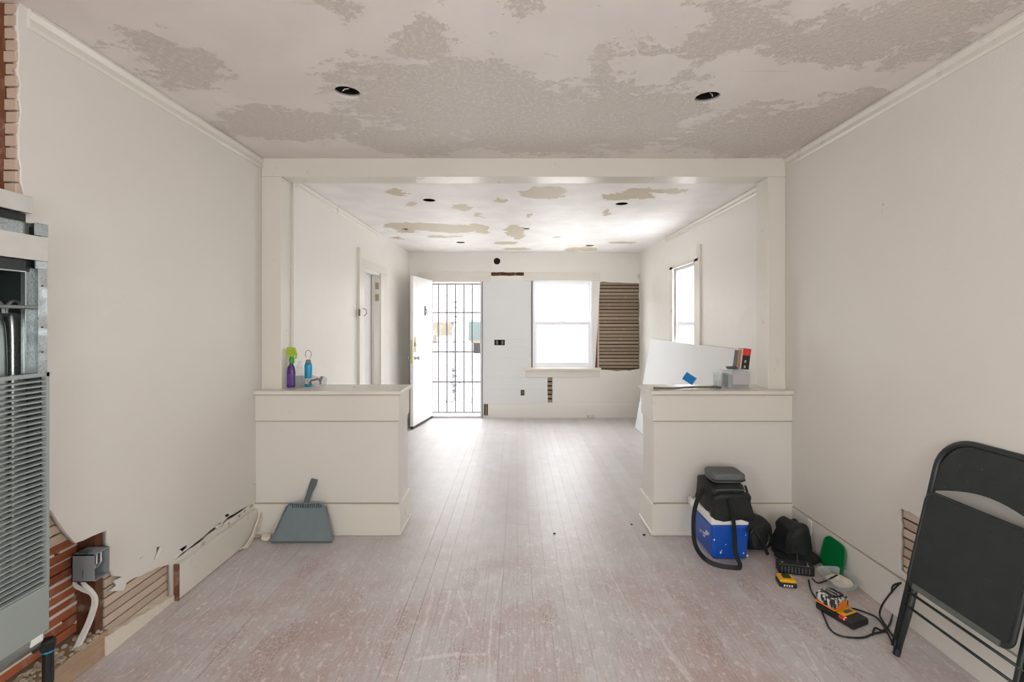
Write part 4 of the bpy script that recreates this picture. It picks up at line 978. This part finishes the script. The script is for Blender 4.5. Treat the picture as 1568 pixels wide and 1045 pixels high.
m_ = MB(); m_.box((x0 + .004, y0 + .004, .262), (x1 - .004, y1 - .004, .272)); m_.build('lid', M['white'], cb, bevel=.004)
m_ = MB(); m_.box((x0 - .03, y1 - .06, .235), (x0 - .004, y1 + .0, .285)); m_.build('carry_handle', M['white'], cb, bevel=.006)
m_ = MB()
for (dy, dz, w_, h_) in ((.05, .14, .05, .012), (.07, .125, .04, .010), (.10, .11, .05, .014), (.12, .09, .03, .01), (.17, .10, .03, .01)):
    m_.box((x0 + .0035 + .0 + .014*(1 - dz/.22) - .004, y0 + dy, dz), (x0 + .014*(1 - dz/.22) + .001, y0 + dy + w_, dz + h_))
m_.build('worn_label', M['white'], cb)
m_ = MB()
for (dx, dz, s_) in ((.06, .05, .006), (.066, .062, .003), (.018, .13, .005), (.15, .03, .003), (.20, .045, .004), (.09, .10, .003), (.21, .16, .003), (.225, .03, .006)):
    m_.blob((x0 + dx, y0 + .014*(1-dz/.22) - .001, dz), (s_, .002, s_*1.3), 1, 0, n=1)
m_.build('paint_spots', M['white'], cb)['kind'] = 'stuff'
sb = empty('lunch_bag', (1.31, 2.93, .272), 'black soft bag draped over the blue cooler with a long shoulder strap', 'bag')
m_ = MB(); m_.blob((1.312, 2.945, .362), (.124, .150, .090), .30, .012, 5, n=14, freq=14)
for v in m_.bm.verts:
    f_ = (v.co.z - .27) / .18; k = 1.0 - .10 * max(0, f_); v.co.z = max(v.co.z, .2725)
    v.co.x = 1.312 + (v.co.x - 1.312) * k; v.co.y = 2.935 + (v.co.y - 2.935) * k
m_.build('bag_body', M['cloth'], sb, smooth=True)
m_ = MB(); m_.blob((1.316, 2.795, .330), (.120, .028, .084), .35, .010, 8, n=8, freq=20); m_.build('front_pocket', M['cloth'], sb, smooth=True)
m_ = MB(); m_.tube([(1.22, 2.795, .435), (1.31, 2.79, .440), (1.40, 2.795, .435)], .004, 6); m_.build('zip', M['darkgrey'], sb)
zo = lambda px, py, Y: P(px, py, Y)
s1_ = smooth_pts([zo(1085, 742, 2.92), zo(1070, 762, 2.86), zo(1063, 785, 2.82), zo(1062, 815, 2.78), zo(1066, 838, 2.74), Vector((1.14, 2.76, .03)), Vector((1.20, 2.72, .014)), Vector((1.29, 2.695, .012)), Vector((1.325, 2.705, .02)), zo(1126, 845, 2.73), zo(1125, 820, 2.76), zo(1122, 790, 2.755), zo(1117, 765, 2.75)])
m_ = MB(); m_.ribbon(s1_, .028, .003, up=(.25, -1, .35)); m_.build('shoulder_strap', M['cloth'], sb)
s2_ = smooth_pts([zo(1141, 744, 2.90), zo(1147, 765, 2.84), zo(1149, 790, 2.79), zo(1148, 806, 2.775), zo(1143, 815, 2.775)])
m_ = MB(); m_.ribbon(s2_, .016, .004, up=(.25, -1, .2)); m_.build('side_strap', M['cloth'], sb)
gc = empty('grey_case', (1.335, 2.93, .447), 'small dusty grey padded case lying on top of the black bag', 'case')
m_ = MB(); m_.blob((1.335, 2.93, .484), (.104, .08, .031), .32, .005, 9, n=10, freq=12); m_.build('case_body', M['greycase'], gc, smooth=True)
m_ = MB(); m_.tube([(1.335 + .102*a, 2.93 + .079*b_, .474) for a, b_ in ((-1,-.7),(-.9,-1),(0,-1.02),(.9,-1),(1,-.7),(1,.7),(.9,1),(-.9,1),(-1,.7))], .0045, 6, closed=True); m_.build('piping', M['black'], gc)
# black cylindrical bag beside the cooler
def settle(m_, z=.002):
    for v in m_.bm.verts:
        if v.co.z < z: v.co.z = z
    return m_
rb_ = empty('duffel_bag', (1.54, 2.98, 0), 'black rounded duffel bag on the floor between cooler and corner', 'bag')
m_ = MB(); m_.blob((0, 0, 0), (.085, .10, .105), .5, .012, 11, n=10, freq=14)
m_.xf(Matrix.Translation((1.535, 2.98, .10)) @ Matrix.Rotation(.35, 4, 'Z')); settle(m_).build('bag_body', M['cloth'], rb_, smooth=True)
m_ = MB(); m_.lathe([(.0, .10), (.055, .10), (.07, .085), (.074, .06)], (0,0,0), 18); m_.bm.free()
m_ = MB(); m_.tube([(1.535 + .062*math.cos(a), 2.885, .10 + .07*math.sin(a)) for a in [2*PI*i/16 for i in range(16)]], .006, 6, closed=True); m_.build('end_piping', M['black'], rb_)
m_ = MB(); m_.ribbon(smooth_pts([(1.49, 2.87, .17), (1.52, 2.86, .12), (1.55, 2.855, .06), (1.57, 2.85, .01)]), .02, .004, up=(0,-1,.2)); m_.build('strap', M['black'], rb_)
hb = empty('work_cap', (1.72, 2.86, 0), 'slumped black fabric tool bag with a wide flat rim beside the green lid', 'bag')
m_ = MB(); m_.blob((1.725, 2.88, .10), (.090, .085, .10), .38, .020, 14, n=12, freq=13)
for v in m_.bm.verts:
    f_ = max(0, v.co.z/.2); v.co.x = 1.725 + (v.co.x - 1.725)*(1.0 - .18*f_) + .02*f_
settle(m_).build('bag_body', M['cloth'], hb, smooth=True)
hb.name = 'tool_bag'
m_ = MB(); m_.blob((1.725, 2.81, .022), (.125, .09, .020), .8, .012, 15, n=8, freq=14); settle(m_).build('flap', M['cloth'], hb, smooth=True)
m_ = MB(); m_.ribbon(smooth_pts([(1.66, 2.78, .04), (1.665, 2.79, .11), (1.70, 2.80, .18), (1.76, 2.83, .17), (1.79, 2.83, .08)]), .016, .004, up=(0,-1,.2)); m_.build('strap', M['black'], hb)
# green lid leaning
gl = empty('green_lid', (1.845, 2.66, 0), 'green translucent plastic lid leaning on the right baseboard', 'lid', rot=(0, math.radians(12), 0))
m_ = MB(); pl = []
for cx_, cz_, a0 in ((.062, .15, 0), (-.062, .15, PI/2), (-.07, .03, PI), (.07, .03, 1.5*PI)):
    for i in range(6): a = a0 + i/5*PI/2; pl.append((cx_*.62 + .052*math.cos(a), (cz_ if cz_ < .1 else .13) + (.052 if cz_ > .1 else .025)*math.sin(a)))
m_.prism(pl, 'x', 0, .003); m_.build('lid_panel', M['greenlid'], gl, local=True)
m_ = MB(); m_.tube([(-.004, a, b_) for a, b_ in pl], .004, 6, closed=True); m_.build('lid_rim', M['greenlid'], gl, local=True)
# clear tub with dusty contents
tb = empty('plastic_tub', (1.80, 2.53, 0), 'shallow clear plastic tub with dusty lumps by the right baseboard', 'tub')
m_ = MB(); n_ = 28; R = []
def rr(k, z):
    out = []
    for i in range(n_):
        a = 2*PI*i/n_; c_, s_ = math.cos(a), math.sin(a)
        out.append(Vector((1.795 + .085*k*math.copysign(abs(c_)**.6, c_), 2.545 + .095*k*math.copysign(abs(s_)**.6, s_), z)))
    return out
rings = [[m_.bm.verts.new(v) for v in rr(k, z)] for k, z in ((.78, .002), (.92, .045), (1.0, .048), (1.0, .054), (.95, .054), (.90, .046), (.76, .005))]
for a, b_ in zip(rings, rings[1:]):
    for i in range(n_): m_.bm.faces.new((a[i], a[(i+1)%n_], b_[(i+1)%n_], b_[i]))
m_.bm.faces.new(rings[0]); m_.bm.faces.new(rings[-1]); m_.build('tub_body', M['clear'], tb, smooth=False)
m_ = MB(); m_.blob((1.80, 2.545, .022), (.055, .065, .018), .9, .012, 2, n=6, freq=22); m_.build('dust_lump', M['plaster'], tb)

# tools on the floor
def floor_at(px, py): x, Y = onZ(px, py); return x, Y
ps = empty('power_tool_battery_pack', (1.625, 2.665, 0), 'black ribbed plastic block on the floor below the tool bag', 'charger', rot=(0, 0, math.radians(-14)))
ps.name = 'battery_block'
MB().box((-.095, -.03, .002), (.095, .03, .058)).build('block_body', M['black'], ps, local=True, bevel=.006)
m_ = MB()
for k in range(9): m_.box((-.08 + k*.018, -.0325, .012), (-.074 + k*.018, -.029, .046))
m_.build('ribs', M['darkgrey'], ps, local=True)
for q_ in ((-.07, -.015, .058), (.065, .0, .058), (.06, -.024, .058)): MB().lathe([(0,0),(.007,0),(.007,.004),(0,.004)], q_, 10).build('contact', M['nickel'], ps, local=True)
m_ = MB(); m_.tube(smooth_pts([(.015, .0, .056), (.02, .02, .09), (.03, .06, .11), (.035, .10, .10)]), .0035, 6); m_.build('lead', M['black'], ps, local=True)
tm = empty('yellow_battery', (1.503, 2.545, 0), 'yellow and black cordless tool battery on the floor', 'battery', rot=(0, 0, math.radians(-12)))
MB().box((-.052, -.045, .002), (.052, .045, .030)).build('battery_base', M['black'], tm, local=True, bevel=.006)
MB().box((-.050, -.043, .030), (.050, .043, .052)).build('yellow_shell', M['yellow'], tm, local=True, bevel=.009, seg=3)
MB().box((-.024, -.018, .052), (.026, .022, .060)).build('latch_block', M['black'], tm, local=True, bevel=.004)
m_ = MB()
for k in range(4): m_.box((-.028 + k*.015, -.0465, .010), (-.020 + k*.015, -.044, .022))
m_.build('white_marks', M['white'], tm, local=True)
t = NT('scuffed_battery_shell'); v = t.obj(); t.set(t.mix(t.ramp(t.noise(t.mapv(v, (1, 1, .5)), 38, 3, .7), .47, .54), srgb(34, 34, 34), srgb(205, 205, 202)), .5); scuff = t.m
ch = empty('battery_charger', (1.62, 2.275, 0), 'black battery charger with orange and white battery docked, beside the chair', 'charger', rot=(0, 0, math.radians(22)))
MB().box((-.075, -.12, .002), (.075, .12, .045)).build('charger_base', M['black'], ch, local=True, bevel=.012, seg=3)
MB().box((-.058, -.055, .0451), (.062, -.004 , .0505)).build('yellow_plate', M['yellow'], ch, local=True, bevel=.003)
MB().box((-.02, -.045, .0504), (.045, -.02, .0515)).build('plate_print', M['darkgrey'], ch, local=True)
MB().box((-.0755, -.072, .030), (-.05, -.03, .0475)).build('red_tag', M['red'], ch, local=True, bevel=.002)
MB().box((-.0765, -.066, .036), (-.052, -.062, .0485)).build('tag_print', M['white'], ch, local=True)
m_ = MB(); m_.blob((0, .06, .085), (.075, .065, .034), .38, .003, 3, n=8, freq=20); m_.build('battery_shell', scuff, ch, local=True, smooth=True)
MB().box((-.074, -.006, .050), (.074, .125, .060)).build('orange_trim', M['orange'], ch, local=True, bevel=.004)
m_ = MB(); m_.box((-.045, .02, .112), (.045, .105, .122)); m_.box((-.03, .0, .085), (.05, .0, .086)); m_.bm.free()
MB().box((-.048, .012, .110), (.048, .10, .124)).build('battery_top', M['black'], ch, local=True, bevel=.004)
m_ = MB(); m_.box((-.030, .015, .124), (-.018, .098, .130)); m_.box((.0, .015, .124), (.012, .098, .130)); m_.build('rails', M['nickel'], ch, local=True)
MB().box((-.03, -.0075, .066), (.045, -.002, .098)).build('orange_label', M['orange'], ch, local=True)
ch.scale = (.78, .78, .78); ch.location = (1.615, 2.268, 0)
tm.scale = (.84, .84, .84)
gl.location.y = 2.685
# cords
r_ = .0042
def cord(pts, label, name='power_cord'):
    m_ = MB(); m_.tube(smooth_pts(pts, 6), r_, 8); props(m_.build(name, M['black'], smooth=True), label, 'cord')
fz = .0055
def fp(px, py, z=fz): x, Y = onZ(px, py, z); return Vector((x, Y, z))
cord([fp(1238, 888), fp(1242, 905), fp(1250, 918), fp(1262, 945), fp(1272, 965), fp(1290, 975), fp(1320, 977), fp(1338, 971), fp(1356, 967)], 'black cord looping around the battery charger')
cord([fp(1305, 932, .02), fp(1322, 937), fp(1342, 946), fp(1355, 962), fp(1366, 984)], 'black charger cord running to the foot of the folding chair')
cord([P(1379, 893, 2.21), P(1367, 905, 2.25), P(1352, 925, 2.27), fp(1347, 940), fp(1352, 952), fp(1368, 975)], 'black cord hanging behind the folding chair leg onto the floor')
cord([P(1380, 893, 2.23), P(1366, 900, 2.27), fp(1368, 930), fp(1363, 955), fp(1352, 966), fp(1340, 962), fp(1336, 973)], 'thin black cord crossing near the chair foot')
for py_, r_k in ((776, .018), (784, .010), (790, .014), (803, .012), (833, .012)):
    px_ = 392 - (py_ - 770) * 1.28; q = onX(px_, py_, XL)
    m_ = MB(); m_.blob((XL - .006, q[0], q[1]), (.012, r_k, r_k*.7), .8, .006, py_, n=2, freq=50); m_.build('crumbled_edge', M['debris'], wl)
cord([fp(1243, 886, .02), fp(1252, 893), fp(1264, 890, .03), P(1282, 881, 2.55)], 'short black plug lead lying over the clear tub')

# ------------------------------------------------------------------ folding chair
ch_ = empty('folding_chair', (1.668, 1.779, 0), 'charcoal metal folding chair folded flat and leaning on the right wall', 'chair', rot=(0, math.atan2(.226, .97), 0))
tr_ = .0140
pts = [(0, -.239, .045), (0, -.239, .835)]
for i in range(9): a = PI - i/8*PI/2; pts.append((0, -.099 + .14*math.cos(a), .85 + .135*math.sin(a)))
for i in range(9): a = PI/2 - i/8*PI/2; pts.append((0, .099 + .14*math.cos(a), .85 + .135*math.sin(a)))
pts += [(0, .239, .835), (0, .239, .045)]
m_ = MB(); m_.tube(pts, tr_, 12); m_.build('front_frame', M['chair'], ch_, local=True, smooth=True)
for s_ in (-1, 1):
    m_ = MB(); m_.tube([(.002, s_*.226, .012), (.001, s_*.214, .20), (.0, s_*.206, .62)], tr_*.9, 12); m_.build('rear_leg', M['chair'], ch_, local=True, smooth=True)
    m_ = MB(); m_.lathe([(0, 0), (.015, 0), (.016, .03), (.0, .03)], (0, s_*.239, .032), 12); m_.build('foot_cap', M['black'], ch_, local=True)
    m_ = MB(); m_.lathe([(0, 0), (.014, 0), (.015, .03), (.0, .03)], (.002, s_*.227, .001), 12); m_.build('foot_cap', M['black'], ch_, local=True)
    MB().box((-.020, s_*.216 - .003, .42), (.002, s_*.216 + .003, .62)).build('hinge_plate', M['chair'], ch_, local=True)
m_ = MB(); n_ = 14
lowe = [(-.226 + .452*i/n_, .745 + .055*math.sin(PI*i/n_)) for i in range(n_+1)]
upe = [(.226, .86), (.20, .91), (.165, .952), (.12, .974), (.07, .98), (-.07, .98), (-.12, .974), (-.165, .952), (-.20, .91), (-.226, .86)]
m_.prism(lowe + upe, 'x', -.006, .002); m_.build('backrest', M['seatpad'], ch_, local=True, bevel=.002)
def rrect(y0, z0, y1, z1, r, n=6):
    out = []
    for cy, cz_, a0 in ((y1-r, z1-r, 0), (y0+r, z1-r, PI/2), (y0+r, z0+r, PI), (y1-r, z0+r, 1.5*PI)):
        for i in range(n+1): a = a0 + i/n*PI/2; out.append((cy + r*math.cos(a), cz_ + r*math.sin(a)))
    return out
m_ = MB(); m_.prism(rrect(-.205, .335, .205, .735, .035), 'x', -.045, -.036); m_.build('seat', M['seatpad'], ch_, local=True, bevel=.003)
m_ = MB(); m_.tube([(-.040, a, b_) for a, b_ in rrect(-.208, .330, .208, .738, .038)], .0085, 8, closed=True); m_.build('seat_rim', M['chair'], ch_, local=True, smooth=True)
m_ = MB(); m_.box((-.0495, -.178, .322), (-.042, .178, .346)); m_.build('seat_front_lip', simple('worn_grey_edge', srgb(96, 102, 96), .45, .3, var=.2, sc=60), ch_, local=True, bevel=.003)
for zz in (.226, .285):
    m_ = MB(); m_.tube([(-.006, -.235, zz), (-.006, .235, zz)], .006, 8); m_.build('cross_bar', M['chair'], ch_, local=True, smooth=True)

# ------------------------------------------------------------------ ceiling and wall electrics
def ceiling_can(px, py, label, bracket):
    x, Y = onZ(px, py, ZN)
    e = empty('ceiling_box', (x, Y, ZN + .02), label, 'electrical box')
    m_ = MB(); m_.tube(smooth_pts([(x + .0, Y + .02, ZN + .09), (x + .012, Y - .01, ZN + .02), (x + .006, Y - .045, ZN - .004), (x + .0, Y - .062, ZN - .022)]), .0026, 6); m_.build('loose_wire', M['cable'], e)
    if bracket:
        m_ = MB(); m_.prism([(x + .0, ZN + .035), (x + .05, ZN + .06), (x + .03, ZN + .025)], 'y', Y - .01, Y + .012); m_.tube([(x + .02 + .012*math.cos(a), Y - .015, ZN + .04 + .012*math.sin(a)) for a in [2*PI*i/12 for i in range(12)]], .003, 5, closed=True)
        m_.build('bracket', M['galv'], e)
    m_ = MB(); m_.lathe([(.0645, .0), (.066, .0), (.066, .03), (.0645, .03)], (x, Y, ZN + .022), 28); m_.build('box_collar', M['dark'], e)
ceiling_can(532, 142, 'left round ceiling cut-out fitting with a metal bracket and loose wire', True)
ceiling_can(1083, 150, 'right round ceiling cut-out fitting with a single loose white wire', False)
def wall_box(a, b_, c_, d_, label):
    e = empty('outlet_box', ((x_(a)+x_(b_))/2, YB + .02, z_(d_)), label, 'outlet')
    m_ = MB(); X0, X1, Z0, Z1 = x_(a), x_(b_), z_(d_), z_(c_)
    m_.box((X0, YB + .05, Z0), (X1, YB + .055, Z1)); m_.box((X0 - .003, YB + .004, Z0 - .003), (X0, YB + .055, Z1 + .003)); m_.box((X1, YB + .004, Z0 - .003), (X1 + .003, YB + .055, Z1 + .003)); m_.box((X0, YB + .004, Z0 - .003), (X1, YB + .055, Z0)); m_.box((X0, YB + .004, Z1), (X1, YB + .055, Z1 + .003))
    m_.build('box_body', M['dark'], e)
    n = 2 if b_ - a > 10 else 1
    for k in range(n):
        cx_ = X0 + (X1 - X0)*(k + .5)/n; B((cx_ - .018, YB + .012, Z0 + .012), (cx_ + .018, YB + .05, Z1 - .012), 'switch', M['rust'], e, bevel=.004)
wall_box(757, 773, 520.5, 529, 'open double switch box with dark fittings on the drywall beside the front door')
wall_box(797.5, 803, 597.5, 606, 'open single outlet box low under the back window')
sd = MB(); sd.lathe([(0, 0), (.03, 0), (.028, .012), (0, .016)], (0,0,0), 18, .7, 1.3); sd.xf(Matrix.Translation((x_(978), YB, z_(424))) @ Matrix.Rotation(PI/2, 4, 'X'))
props(sd.build('door_chime', M['white'], smooth=True), 'small white oval sensor at the top corner beside the lath patch', 'sensor')
